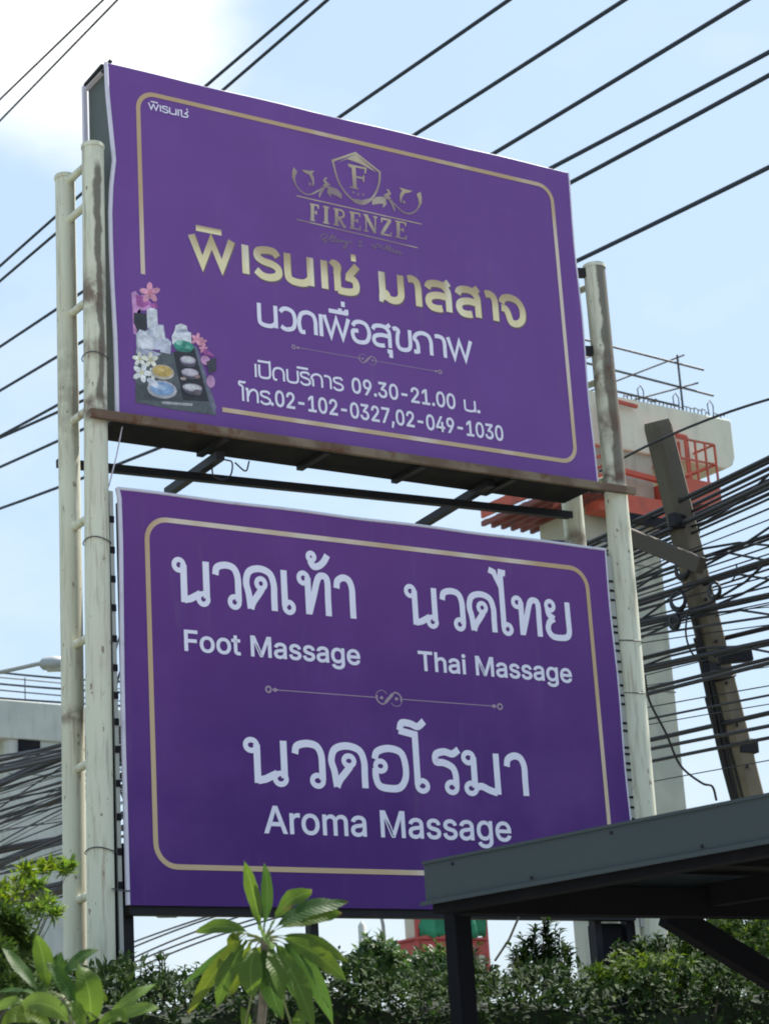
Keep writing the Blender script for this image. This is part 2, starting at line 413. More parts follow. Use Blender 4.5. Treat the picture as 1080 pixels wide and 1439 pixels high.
M['hedge_sun'] = leaf_mat('hedge_leaf_sunlit', [(0.030, 0.066, 0.012), (0.055, 0.100, 0.014), (0.080, 0.125, 0.018)], .4, .6)  # lighter copy of the hedge leaf, sunlight painted into its tones
M['shrub_mid'] = leaf_mat('green_shrub_leaf', [(0.06, 0.12, 0.022), (0.09, 0.16, 0.025), (0.12, 0.18, 0.03)], .45)
M['plumeria_l'] = leaf_mat('plumeria_leaf_light', [(0.085, 0.145, 0.033)], .4, .5, vein=True)
M['gold_edge'] = Mat('gold_letter_shade_print', (0.16, 0.10, 0.13), 0.5).m
M['stalk_dark'] = Mat('dark_twig', (0.035, 0.04, 0.02), 0.9).m
M['powerline'] = Mat('power_line_haze', (0.022, 0.034, 0.058), 0.7).m  # bluish tone: sky glare and haze painted into the wire colour

def inv_of(parent):
    """children keep their vertices in world coordinates"""
    return Matrix.Translation(-parent.location) if parent.type == 'EMPTY' else Matrix()
_build = MB.build
def build(s, name, mat, parent=None, bevel=0):
    o = _build(s, name, mat, parent, bevel)
    if parent is not None: o.matrix_parent_inverse = inv_of(parent)
    return o
MB.build = build


def at_x(px, py, X):
    d = ray(px, py); return CAM + d * ((X - CAM[0]) / d[0])


def clone(o, parent=None, offset=(0, 0, 0)):
    """same mesh data, shifted"""
    c = o.copy(); COL.objects.link(c); c.parent = parent if parent is not None else o.parent; c.matrix_parent_inverse = o.matrix_parent_inverse
    c.location = Vector(o.location) + Vector(offset); return c


# ================================================================ ground, road
g = MB(); g.add([(-900, -900, 0), (900, -900, 0), (900, 900, 0), (-900, 900, 0)], [(0, 1, 2, 3)])
tag(g.build('ground', M['ground']), kind='structure')
g = MB(); g.box((-30, -40, 0.004), (7.6, -2.2, 0.03)); tag(g.build('forecourt_paving', M['paving']), kind='structure')
g = MB(); g.box((10.6, -200, 0.004), (36, 600, 0.02)); tag(g.build('road', M['asphalt']), kind='structure')
g = MB(); g.box((9.2, -200, 0.004), (10.6, 600, 0.14)); tag(g.build('pavement', M['paving'], bevel=.01), kind='structure')
g = MB()
for y in range(-60, 300, 6): g.box((17, y, 0.024), (17.12, y + 3, 0.027)); 
tag(g.build('lane_marking', Mat('road_paint', (.75, .75, .72), .7).m), kind='structure')

# ================================================================ viaduct piers
def pier(c, yawdeg, hw, hd, ztop, cap, L, mats, name_label, extra=None):
    root = empty('viaduct_pier', (c[0], c[1], 0)); tag(root, name_label, 'bridge pier')
    Rm = Matrix.Translation((c[0], c[1], 0)) @ Matrix.Rotation(math.radians(yawdeg), 4, 'Z')
    b = MB(); ch = 0.14
    zs = [0, ztop - cap - 0.9, ztop - cap]
    def ring(w, d, z): return [(-w + ch, -d, z), (w - ch, -d, z), (w, -d + ch, z), (w, d - ch, z), (w - ch, d, z), (-w + ch, d, z), (-w, d - ch, z), (-w, -d + ch, z)]
    rings = [ring(hw, hd, zs[0]), ring(hw, hd, zs[1]), ring(hw * 1.02, hd * 1.02, zs[2])]
    vs = [Rm @ Vector(v) for r in rings for v in r]
    fs = [(i * 8 + k, i * 8 + (k + 1) % 8, i * 8 + 8 + (k + 1) % 8, i * 8 + 8 + k) for i in range(2) for k in range(8)] + [tuple(range(8))[::-1], tuple(range(16, 24))]
    b.add(vs, fs); b.build('column', mats[0], root)
    # pour joints as slim recess lines standing 4 mm proud
    k = 0
    for z in np.arange(3.0, zs[1], 3.1):
        j = MB(); j.box((-hw + .1, -hd - 0.012, z), (hw - .1, -hd - 0.001, z + 0.035), Rm); j.build('pour_joint', M['jointline'], root)
    h = MB()                                                   # hammerhead with rounded lower ends
    prof = [(-L, ztop), (-L, ztop - cap * .72), (-L + .12, ztop - cap * .9), (-L + .4, ztop - cap), (L - .4, ztop - cap), (L - .12, ztop - cap * .9), (L, ztop - cap * .72), (L, ztop - .06), (L - .06, ztop), (-L + .06, ztop)]
    n = len(prof); d = hd * 1.12
    vs = [Rm @ Vector((x, -d, z)) for x, z in prof] + [Rm @ Vector((x, d, z)) for x, z in prof]
    fs = [tuple(range(n))[::-1][::-1], tuple(range(n, 2 * n))[::-1]] + [(i, i + n, (i + 1) % n + n, (i + 1) % n) for i in range(n)]
    h.add(vs, fs); o = h.build('crosshead', mats[1], root, bevel=.05)
    return root, Rm
M['jointline'] = Mat('joint_stain', (0.17, 0.18, 0.15), 0.9).m
PZ = 19.75
pr_root, PR = pier((26.38, 27.66), 3.7, 1.27, 0.9, PZ, 1.4, 4.05, (M['pier'], M['pier_pale']), 'tall grey viaduct pier with pale hammerhead top behind the utility pole')
# the deck above the far pier, and the far pier itself
pl_root, PL = pier((23.5, 56.4), 3.7, 1.35, 0.9, 17.95, 1.35, 6.2, (M['pier_far'], M['pier_far']), 'grey concrete viaduct pier behind cables at far side of left posts')
b = MB(); b.box((0.95, -1.0, 0), (1.25, -.93, 16.4), PL); b.build('drain_pipe', M['under'], pl_root)
for x in (-.9, 1.0, 2.9):
    b = MB(); b.box((x, -1.02, 16.1), (x + .8, -.6, 16.58), PL); b.build('bearing_block', M['under'], pl_root)
rl = MB()
for z in (18.3, 18.75):
    rl.tube([PL @ Vector((-6, -.9, z)), PL @ Vector((6, -.9, z - .05))], 0.025, 6)
rl.build('guard_wire', M['rebar'], pl_root)
for x in (-2.2, -.6, 1.0, 2.6):
    p = MB(); p.tube([PL @ Vector((x, -.9, 17.9)), PL @ Vector((x, -.9, 18.8))], .02, 6); p.build('guard_post', M['rebar'], pl_root)

# scaffold rails on top of the crosshead
sc_root = empty('scaffold_rail', tuple(PR @ Vector((0, -.9, PZ)))); tag(sc_root, 'dark scaffold tube rails standing on top of the tall pier', 'scaffold')
def sbar(a, b_, r=.03, name='tube'):
    m = MB(); m.tube([PR @ Vector(a), PR @ Vector(b_)], r, 6); return m.build(name, M['rebar'], sc_root)
sbar((-4.2, -1.0, PZ + 1.42), (3.25, -1.0, PZ + 1.25)); sbar((-4.2, -1.0, PZ + .82), (3.5, -1.0, PZ + .58)); sbar((-4.2, -1.0, PZ + .22), (2.2, -1.0, PZ + .08))
sbar((2.35, -1.0, PZ), (2.35, -1.0, PZ + 1.5)); sbar((-1.0, -1.0, PZ), (-1.0, -1.0, PZ + 1.45)); sbar((-4, -1.0, PZ), (-4, -1.0, PZ + 1.45))
sbar((2.6, -1.0, PZ + 1.55), (-.6, -.2, PZ + .12), .025); sbar((3.0, -1.0, PZ + .85), (.4, -.2, PZ + .0), .025); sbar((.5, -.2, PZ + 1.5), (-2.6, -1., PZ + .15), .025)
for i in range(26):
    x = .4 + i * .135; m = MB(); h = .10 + .10 * RNG.random()
    if i % 9 == 4: pts = [(x, -.9, PZ), (x - .02, -.9, PZ + .35), (x + .08, -.9, PZ + .48), (x + .18, -.9, PZ + .35), (x + .16, -.9, PZ)]
    else: pts = [(x, -.9, PZ), (x + .03, -.9, PZ + h), (x + .16, -.9, PZ + h * .8)]
    m.tube([PR @ Vector(p) for p in pts], .016, 5); m.build('rebar_loop', M['rebar'], sc_root)

# red work platforms hanging either side of the pier head
def platform(x0, x1, y0, y1, zf, zr, label, th=.62, pitch=.55):
    root = empty('work_platform', tuple(PR @ Vector(((x0 + x1) / 2, (y0 + y1) / 2, zf)))); tag(root, label, 'platform', 'red work platforms on the pier head')
    def bar(a, b_, w, h=None, name='beam', mat='red'):
        m = MB(); m.bar(PR @ Vector(a), PR @ Vector(b_), w, h); return m.build(name, M[mat], root)
    bar((x0, y0, zf + .3), (x1, y0, zf + .3), .06, th, 'toe_board'); bar((x1, y0, zf + .3), (x1, y1, zf + .3), .06, th, 'toe_board'); bar((x0, y0, zf + .3), (x0, y1, zf + .3), .06, th, 'toe_board')
    n = int((x1 - x0) / pitch)
    for i in range(n + 1):
        x = x0 + (x1 - x0) * i / n; bar((x, y0, zf), (x, y1, zf), .09, .12, 'joist', 'dark_red')
    for y in np.arange(y0 + .2, y1, .5):
        bar((x0, y, zf + .08), (x1, y, zf + .08), .15, .03, 'plank', 'dark_red')
    for i in range(5):
        x = x0 + (x1 - x0) * i / 4; bar((x, y0, zf), (x, y0, zr), .045, name='rail_post', mat='red')
    for z in (zr, (zf + .6 + zr) / 2): bar((x0, y0, z), (x1, y0, z), .045, name='handrail'); bar((x1, y0, z), (x1, y1, z), .045, name='handrail'); bar((x0, y0, z), (x0, y1, z), .045, name='handrail')
    return root, bar
rt, bar = platform(1.2, 2.55, -1.75, 1.4, 16.95, 18.6, 'red steel work platform with tall rails under the right end of the pier head')
bar((.9, -1.15, 19.0), (2.2, -1.15, 18.95), .07, name='hanger'); bar((2.2, -1.15, 18.95), (2.2, -1.15, 17.2), .07, name='hanger')
bar((1.0, -1.5, 18.3), (1.55, -1.5, 18.6), .06, name='hanger'); bar((1.55, -1.5, 18.6), (1.55, -1.5, 17.2), .06, name='hanger')
bar((1.2, -1.8, 17.55), (2.55, -1.7, 18.1), .05, name='brace')
rt, bar = platform(-2.55, -1.0, -1.9, 1.4, 16.75, 17.9, 'red steel work platform seen in the gap between the two purple signs', .3, .28)
bar((-.35, -1.15, 16.4), (-.35, -1.15, 19.6), .12, name='hanger'); bar((-.35, -1.15, 19.55), (.6, -1.15, 19.5), .08, name='hanger'); bar((-.7, -1.2, 16.4), (-.7, -1.2, 19.4), .07, name='hanger')
bar((-.35, -1.2, 17.7), (1.2, -1.2, 17.6), .12, name='walkway_beam'); bar((-1.35, -1.3, 16.7), (1.35, -1.3, 16.7), .5, .5, 'walkway_beam')
bar((-2.5, -1.95, 16.6), (-1.1, 1.4, 16.9), .07, name='brace')

# ================================================================ netted building and distant things
P = at_d(636, 1330, 62); ang = math.radians(3)
nb = empty('netted_building', (P[0], P[1], 0)); tag(nb, 'cream building with red band wrapped in green safety netting', 'building')
W2 = 1.22
zr0, zr1 = at_d(640, 1341, 62)[2], at_d(640, 1320, 62)[2]
def Q(x, y, z): return (P[0] + x * math.cos(ang) - y * math.sin(ang), P[1] + x * math.sin(ang) + y * math.cos(ang), z)
RB = Matrix.Translation((P[0], P[1], 0)) @ Matrix.Rotation(ang, 4, 'Z')
b = MB(); b.box((-W2, 0, zr0), (W2, 1.0, zr1), RB); b.build('red_band', M['redband'], nb, .03)
b = MB(); b.box((-W2 - .06, -.06, zr1), (W2 + .06, 1.06, zr1 + .07), RB); b.build('ledge', M['redband'], nb)
b = MB(); b.box((-W2 + .15, .25, 0), (W2 - .15, .9, zr0), RB); b.build('back_wall', M['cream'], nb)
for x in (-1.2, -.62, -.04, .50, .98):
    b = MB(); b.box((x, .05, 0), (x + .22, .3, zr0), RB); b.build('pillar', M['cream'], nb)
b = MB(); nx, nzz = 22, 12; vs = []                           # sagging net with folds
for j in range(nzz + 1):
    for i in range(nx + 1):
        x = -W2 + .05 + (2 * W2 - .1) * i / nx; z = zr1 + .07 + 2.6 * j / nzz
        vs.append(RB @ Vector((x, -.05 + .10 * math.sin(i * 1.3 + j * .4) * math.sin(j * .7 + .5) - .05 * RNG.random(), z + .05 * math.sin(i))))
b.add(vs, [(j * (nx + 1) + i, j * (nx + 1) + i + 1, (j + 1) * (nx + 1) + i + 1, (j + 1) * (nx + 1) + i) for j in range(nzz) for i in range(nx)], True)
o = b.build('safety_net', M['net'], nb); sd = o.modifiers.new('thick', 'SOLIDIFY'); sd.thickness = .03
for x in (-W2 - .02, W2 - .02):
    b = MB(); b.box((x, 0, zr0 - 1.2), (x + .13, .13, zr1 + 2.8), RB); b.build('scaffold_post', M['redband'], nb)
b = MB(); b.box((-W2 + .2, .4, zr1), (W2 - .2, .9, zr1 + 2.5), RB); b.build('upper_wall', M['cream'], nb)

P = at_d(512, 1330, 58); m = MB(); z = at_d(510, 1300, 58)[2]
m.tube([(P[0], P[1], 0), (P[0] - .05, P[1], z), (P[0] - .05, P[1], z + .12)], [.13, .11, .03], 8); tag(m.build('concrete_post', M['pier_far']), 'plain grey concrete post on the skyline left of the curved street lamp', 'post')
P = at_d(541, 1330, 62); t0 = at_d(538, 1300, 62); t1 = at_d(531, 1284, 62); t2 = at_d(520, 1279, 62)
sl = empty('street_lamp', (P[0], P[1], 0)); tag(sl, 'slim curved street lamp far behind, under the lower sign', 'street lamp')
m = MB(); m.tube([(P[0], P[1], 0), tuple(at_d(542, 1350, 62)), tuple(t0), tuple(at_d(536, 1290, 62)), tuple(t1), tuple(t2)], .055, 8); m.build('pole', M['lamp'], sl)
m = MB(); e = at_d(511, 1280, 62); m.bar(tuple(t2), tuple(e), .16, .1); m.build('lamp_head', M['lamp'], sl, .02)
# near street lamp whose arm enters at left
a0, a1, a2 = at_d(-60, 963, 26), at_d(-2, 945, 26), at_d(58, 932, 26)
sl = empty('street_lamp', (a0[0], a0[1], 0)); tag(sl, 'grey street lamp head on a long arm reaching in from the left edge', 'street lamp')
m = MB(); m.tube([tuple(a1), tuple(a2)], .028, 8); m.tube([tuple(a0), tuple(a1)], .032, 8); m.build('arm', M['lamp'], sl)
m = MB(); m.tube([(a0[0], a0[1], 0), tuple(a0)], [.09, .05], 10); m.build('pole', M['lamp'], sl)
h0, h1 = Vector(at_d(56, 933, 26)), Vector(at_d(92, 932, 26)); dd = h1 - h0
m = MB(); m.tube([h0, h0 + dd * .12, h0 + dd * .5, h0 + dd * .9, h1], [.035, .075, .095, .085, .04], 10); m.build('lamp_head', M['lamp'], sl)
m = MB(); m.tube([h0 + dd * .3 - Vector((0, 0, .045)), h0 + dd * .85 - Vector((0, 0, .045))], .06, 8); m.build('lamp_glass', M['lampglass'], sl)

# ================================================================ utility pole
b0, b1 = Vector(at_d(1062, 1160, 21)), Vector(at_d(922, 592, 21))
axis = (b1 - b0).normalized(); foot = b0 - axis * (b0.z / axis.z)
ep = empty('utility_pole', (foot.x, foot.y, 0)); tag(ep, 'leaning tapered concrete utility pole carrying bundles of black cables', 'utility pole')
L_ = (b1 - foot).length
def pole_pt(t, off=(0, 0)):                                    # t: metres below the top
    u = Vector((0, 1, 0)); x = u.cross(axis).normalized(); y = axis.cross(x)
    return b1 - axis * t + x * off[0] + y * off[1]
yaxis = Vector((0.10, 0.99, 0)).normalized(); xx = axis.cross(yaxis).normalized(); yy = xx.cross(axis).normalized()
m = MB(); vs = []
for t, w in ((0, .105), (.06, .115), (L_ * .5, .122), (L_, .145)):
    c_ = b1 - axis * t; ch = w * .35
    for (sx, sy) in ((-w + ch, -w), (w - ch, -w), (w, -w + ch), (w, w - ch), (w - ch, w), (-w + ch, w), (-w, w - ch), (-w, -w + ch)):
        vs.append(c_ + xx * sx + yy * sy)
fs = [(i * 8 + k, i * 8 + 8 + k, i * 8 + 8 + (k + 1) % 8, i * 8 + (k + 1) % 8) for i in range(3) for k in range(8)] + [tuple(range(8)), tuple(range(24, 32))[::-1]]
m.add(vs, fs); m.build('shaft', M['upole'], ep)
toc = (Vector(CAM) - b1); toc.z = 0; toc.normalize(); side = Vector((-toc.y, toc.x, 0))
for k in range(13):                                            # step bolt holes
    t = 1.0 + k * .42; c_ = b1 - axis * t; w = .115 + .06 * t / L_
    p = c_ + xx * 0 ; h = MB(); q = c_ + side * .045 * (1 if side.dot(Vector((1, 0, 0))) > 0 else -1)
    h.tube([q + toc * (w - .03), q + toc * (w + .035)], .014, 7); h.build('bolt', M['cable'], ep)
M['crossarm'] = Mat('crossarm_weathered', (0.075, 0.062, 0.05), .85).m
for k, (ox, rr_) in enumerate(((-.10, .022), (-.135, .03), (-.06, .016), (-.15, .018))):      # dark cables added to stand in for shade on the left side
    m = MB(); pts = [b1 - axis * t + side * (ox * (1 if side.dot(Vector((1, 0, 0))) > 0 else -1) * (1 + .5 * t / L_)) + toc * (.10 + .05 * t / L_) + side * (.012 * math.sin(t * 3 + k)) for t in np.linspace(1.9 + .3 * k, L_ - .3, 26)]
    m.tube(pts, rr_, 7); m.build('shade_cable', M['cable'], ep)
# crossarm running across the cables and a second bracket
ca0, ca1 = Vector(at_x(862, 745, 7.3)), Vector(at_d(985, 795, 20.4))
m = MB(); m.bar(ca0, ca1, .10, .16); m.build('crossarm', M['crossarm'], ep, .01)
m = MB(); m.bar(ca0 + Vector((.02, 0, .16)), ca0 + Vector((1.1, 0, .12)), .07, .09); m.build('bracket', M['dark_steel'], ep)
br = pole_pt(4.35)
for t, off in ((1.05, -.16), (2.55, -.2), (3.3, .22), (4.35, .24), (5.2, -.2)):
    m = MB(); p = pole_pt(t) + toc * .1; p2 = p + Vector((off, -.03, 0)); m.bar(p, p2, .09, .14); m.build('bracket', M['dark_steel'], ep, .01)
m = MB(); bx0 = Vector(at_d(1010, 925, 20.6)); m.bar(bx0, bx0 + Vector((.32, -.1, .03)), .10, .12); m.build('splice_box', M['dark_steel'], ep, .015)
m = MB()
for t in (2.45, 2.6, 3.25, 4.3, 4.45, 5.3, 5.45):
    c_ = pole_pt(t); w = .115 + .03 * t / L_
    pts = [c_ + xx * (w * sx) + yy * (w * sy) for sx, sy in ((-1, -.7), (-.7, -1), (.7, -1), (1, -.7), (1, .7), (.7, 1), (-.7, 1), (-1, .7), (-1, -.7))]
    m.tube(pts, .012, 5, False)
m.build('strap', M['dark_steel'], ep)

# ================================================================ overhead wires
def smooth(pts, n=8):
    P_ = [Vector(p) for p in pts]; P_ = [P_[0] * 2 - P_[1]] + P_ + [P_[-1] * 2 - P_[-2]]; out = []
    for i in range(1, len(P_) - 2):
        p0, p1, p2, p3 = P_[i - 1:i + 3]
        for k in range(n):
            t = k / n
            out.append(.5 * ((2 * p1) + (p2 - p0) * t + (2 * p0 - 5 * p1 + 4 * p2 - p3) * t * t + (3 * p1 - p0 - 3 * p2 + p3) * t ** 3))
    return out + [P_[-2]]
def wire(pix, X, r, name, label, cat, group, mat='cable', sag=0.0, reach=True, jit=0.0, deg=2):
    raw = [at_x(px, py, X) for px, py in pix]                   # one smooth sagging curve in the vertical plane of the line
    ys, zs_ = np.array([p[1] for p in raw]), np.array([p[2] for p in raw]); y0_ = ys.mean(); deg = min(deg, len(raw) - 1)
    co_ = np.polyfit(ys - y0_, zs_, deg)
    ya, yb = (ys[0], ys[-1]); e = 1 if ya > yb else -1
    if reach: ya, yb = ya + (0 if reach == 'end' else 5 * e), yb - 2.2 * e
    pts = [Vector((X, y, float(np.polyval(co_, y - y0_)))) for y in np.linspace(ya, yb, 34)]
    if jit:
        for i, p in enumerate(pts): p += Vector((RNG.normal() * jit, 0, RNG.normal() * jit))
    m = MB(); m.tube(pts, r, 6)
    return tag(m.build(name, M[mat]), label, cat, group)
UP = [([(0, 140), (145, 0)], 'thin wire crossing the cloudy top left corner, upper of two'),
      ([(0, 170), (165, 0)], 'thin wire crossing the cloudy top left corner, lower of two'),
      ([(0, 375), (77, 304), (298, 115), (430, 0)], 'power line rising from behind the upper sign, left of a close pair'),
      ([(0, 395), (77, 330), (318, 122), (460, 0)], 'power line rising from behind the upper sign, right of a close pair'),
      ([(0, 487), (77, 437), (478, 163), (715, 0)], 'power line leaving the top edge of the upper sign near its middle'),
      ([(0, 548), (77, 505), (582, 188), (878, 0)], 'power line leaving the upper sign right of its middle'),
      ([(0, 612), (77, 573), (692, 215), (1050, 0)], 'power line leaving the upper sign near its top right corner'),
      ([(0, 618), (77, 577), (780, 237), (1080, 70)], 'upper of two power lines starting at the top right corner of the upper sign'),
      ([(0, 657), (77, 621), (800, 258), (1080, 105)], 'lower of two power lines starting at the top right corner of the upper sign'),
      ([(0, 716), (77, 685), (835, 357), (1080, 233)], 'power line passing over the top of the right front sign post')]
for i, (pix, lab) in enumerate(UP):
    wire(pix, 7.6 + .12 * i, .019 if i < 2 else .026, 'power_line', lab, 'power line', 'power lines high across the sky', 'powerline')
wire([(842, 663), (880, 641), (915, 621), (1000, 590), (1080, 560)], 7.2, .013, 'service_wire', 'single thin wire crossing in front of the top of the utility pole', 'wire', None, reach='end')

CG = 'black communication cables slung along the utility pole'
CLAB = 'black cable in the dense bundle slung past the utility pole'
BANDS = ((740, 'top bunch above the utility pole crossarm'), (845, 'bunch just below the utility pole crossarm'),
         (930, 'bunch at the utility pole splice box'), (2000, 'lowest bunch above the carport roof'))
ORD = 'first second third fourth fifth sixth seventh eighth ninth tenth eleventh twelfth thirteenth fourteenth fifteenth sixteenth seventeenth eighteenth nineteenth twentieth'.split()
COUNT = {}
def ordinal(key):
    COUNT[key] = COUNT.get(key, 0) + 1; return ORD[min(19, COUNT[key] - 1)]
def parab(x0, y0, x1, y1, x2, y2):
    A_ = np.array([[x * x, x, 1] for x in (x0, x1, x2)], float); return np.linalg.solve(A_, np.array([y0, y1, y2], float))
# (right edge y, y beside the right sign posts (x 870), left side y at x 85, width in px)
K = [(640, 745, None, 5.5), (646, 751, None, 4.4), (655, 760, None, 5), (663, 768, None, 3.2), (671, 773, None, 3.6), (676, 778, None, 5.5), (683, 783, None, 4.2), (690, 790, 1047, 4.6), (697, 796, 1052, 3.0), (712, 802, 1058, 2.4), (728, 812, 1066, 1.6),
    (752, 822, 1075, 4.6), (757, 829, 1083, 3.4), (768, 838, 1090, 2.0), (778, 846, 1088, 1.8), (786, 853, 1099, 4.8), (791, 859, 1100, 4.8), (799, 868, 1106, 2.6), (812, 862, 1113, 1.8), (826, 876, 1118, 2.4), (838, 880, 1122, 4.4), (842, 885, 1124, 3.6),
    (850, 890, 1128, 1.6), (853, 893, 1133, 1.6), (860, 872, 1110, 1.4), (872, 896, 1140, 3.0), (884, 905, 1146, 1.4), (905, 958, 1150, 1.3), (940, 968, 1160, 1.2),
    (884, 932, 1176, 6.0), (904, 945, 1180, 6.2), (909, 950, 1184, 3.4), (926, 978, None, 4.6), (932, 985, None, 5.0), (966, 1000, 1195, 1.5), (978, 1018, 1200, 2.8), (992, 1024, None, 1.3),
    (1001, 1050, 1206, 6.0), (1020, 1061, 1212, 4.6), (1038, 1078, None, 4.4), (1070, 1106, None, 1.3)]
K.sort(key=lambda q: q[0] + q[1])
for i, (yr, ym, yl, w) in enumerate(K):
    X = 7.5 + .6 * ((i * 7) % 5) / 4
    if yl is None: yl = ym + 300 - i * 3.0
    co = parab(1080, yr, 870, ym, 85, yl)
    pix = [(px, float(np.polyval(co, px))) for px in (0, 85, 250, 480, 700, 870, 980, 1080)]
    where = next(t for lim, t in BANDS if yr < lim); od = ordinal(where)
    thick = 'black'
    wire(pix, X, w * .5 * .0085, 'cable', ('%s %s cable from the top in the %s' % (od, thick, where)), 'cable', 'black cables in the ' + where)
# strays that cut across the bunches
for pts in ([(860, 905), (960, 830), (1080, 812)], [(860, 842), (950, 812), (1080, 742)], [(862, 873), (955, 862), (1085, 783)], [(860, 918), (955, 872), (1080, 862)], [(862, 832), (960, 780), (1080, 765)], [(862, 896), (965, 866), (1080, 815)], [(862, 760), (960, 745), (1080, 668)], [(862, 955), (965, 915), (1080, 915)], [(862, 850), (945, 795), (1000, 778)]):
    pts = [(130, pts[0][1] + .335 * 730), (480, pts[0][1] + .335 * 380)] + pts
    wire(pts, 7.65, .013, 'stray_cable', ordinal('x') + ' thin cable cutting aslant across the bunches at the utility pole', 'cable', 'cables cutting across the bunches', reach='end', deg=4)
for cx_, cy_, r_c in ((952, 843, 9), (958, 800, 8), (947, 872, 6), (1003, 828, 7)):
    m = MB()
    for q in range(3):
        m.tube([tuple(at_x(cx_ + (r_c + q) * math.cos(a_), cy_ + (r_c + q * 1.5) * 1.25 * math.sin(a_) + q, 7.45 + .03 * q)) for a_ in np.linspace(0, 2 * math.pi, 22)], .011, 5, False)
    tag(m.build('cable_coil', M['cable']), 'small black coil of spare cable %s the utility pole' % {952: 'left of the crossarm on', 958: 'directly under the crossarm on', 947: 'lowest of those beside', 1003: 'on the right side of'}[cx_], 'cable', 'spare cable coils on the utility pole')
LK = ((1100, 1062, 9), (1103, 1067, 8), (1112, 1084, 2.4), (1125, 1110, 3), (1135, 1080, 2.2), (1140, 1115, 4), (1149, 1126, 6.5), (1158, 1133, 2.6), (1167, 1155, 1.8), (1192, 1158, 2), (1193, 1178, 7.5), (1198, 1180, 5.5), (1208, 1184, 3), (1228, 1200, 2), (1262, 1243, 9), (1270, 1250, 9), (1275, 1255, 6), (1078, 1048, 2))
for a, b_, w in sorted(LK, key=lambda q: q[0] + q[1]):
    big = w > 5
    wire([(0, a), (85, b_), (170, b_ - (a - b_) * .9), (260, b_ - (a - b_) * 1.7)], 7.9 + RNG.random() * .5, w * .5 * .0115, 'cable', ordinal('left tangle') + (' cable from the top, thick,' if big else ' cable from the top, thin,') + ' in the tangle left of the sign posts', 'cable', ('thick' if big else 'thin') + ' cables left of the sign posts')
for a, b_ in ((945, 953), (961, 968), (981, 987)):
    wire([(0, a), (85, b_), (170, b_ + 5)], 9.0, .022, 'cable', {945: 'top', 961: 'middle', 981: 'lowest'}[a] + ' of three thin nearly level wires under the street lamp arm', 'cable', 'level wires at the left edge')
for a, b_ in ((1323, 1276), (1330, 1279), (1345, 1290), (1352, 1300), (1362, 1307)):
    wire([(190, a), (330, b_), (430, b_ - 28)], 12, .017, 'distant_wire', ordinal('gap') + ' thin wire from the top in the sky gap beneath the lower sign', 'wire', 'distant wires beneath the lower sign', 'wire')
# strays hanging off the pole
def stray(pix, D, r, lab):
    m = MB(); m.tube(smooth([at_d(px, py, D) for px, py in pix], 6), r, 5); return tag(m.build('loose_cable', M['cable']), lab, 'cable')
stray([(905, 948), (912, 985), (935, 1030), (955, 1075), (985, 1100), (1000, 1105), (1006, 1125)], 20, .012, 'loose thin cable drooping in front of the grey pier down to the carport roof')
stray([(965, 862), (963, 890), (970, 915), (985, 932)], 20.3, .01, 'short loose cable curling beside the left side of the utility pole')
stray([(1034, 792), (1034, 806), (1026, 818)], 20.2, .008, 'tiny cable tail hanging from the crossarm end')

# ================================================================ sign posts
def ladder_post(front, rear, rungs, mf, mr_, label, rf, rr, notch=False):
    root = empty('sign_post', (front[-1][0], front[-1][1], 0)); tag(root, label, 'post', 'white tubular posts carrying the signs')
    m = MB(); m.tube(front, rf, 28); m.build('front_pole', mf, root)
    m = MB(); m.tube(rear, rr, 28); m.build('rear_pole', mr_, root)
    def at(pts, z):
        for p, q in zip(pts, pts[1:]):
            if q[2] <= z <= p[2]: t = (p[2] - z) / (p[2] - q[2]); return Vector(p).lerp(Vector(q), t)
        return Vector(pts[-1])
    for z in rungs:
        a, b_ = at(front, z), at(rear, z); m = MB(); m.tube([a, a.lerp(b_, .5), b_], .027, 14); m.build('rung', mr_, root)
    for pts, rad in ((front, rf), (rear, rr)):                  # wire ties and weld collars
        for z in (pts[0][2] - .02,):
            p = at(pts, z); m = MB(); m.tube([p + Vector((0, 0, -.012)), p + Vector((0, 0, .012))], (rad if not isinstance(rad, list) else rad[0]) + .006, 24); m.build('end_collar', mr_, root)
    return root, at
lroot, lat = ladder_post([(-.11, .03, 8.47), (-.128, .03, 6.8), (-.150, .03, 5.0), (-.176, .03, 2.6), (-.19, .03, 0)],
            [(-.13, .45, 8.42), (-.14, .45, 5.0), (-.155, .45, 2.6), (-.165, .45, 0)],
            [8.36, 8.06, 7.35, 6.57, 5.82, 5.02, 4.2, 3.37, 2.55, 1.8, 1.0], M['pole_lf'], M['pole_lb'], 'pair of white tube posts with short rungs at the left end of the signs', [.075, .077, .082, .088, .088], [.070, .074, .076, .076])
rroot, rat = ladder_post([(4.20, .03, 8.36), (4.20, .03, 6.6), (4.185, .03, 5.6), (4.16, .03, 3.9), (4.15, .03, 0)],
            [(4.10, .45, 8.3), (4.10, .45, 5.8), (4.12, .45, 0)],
            [8.2, 7.4, 6.6, 5.8, 5.0, 4.2], M['pole_rf'], M['pole_rb'], 'pair of white tube posts at the right end, dark striped above the beam', [.086, .086, .095, .098, .098], [.080, .082, .082])
for at_, z, r in ((lat, 5.62, .090), (lat, 3.62, .096), (lat, 6.9, .088)):
    p = Vector((-.11 - (8.47 - z) * .011, .03, z)); m = MB(); pts = [p + Vector((math.cos(a) * r, math.sin(a) * r, .012 * math.sin(a * 2))) for a in np.linspace(0, 2 * math.pi, 17)]
    m.tube(pts, .004, 5, False); m.build('wire_tie', M['wire'], lroot)
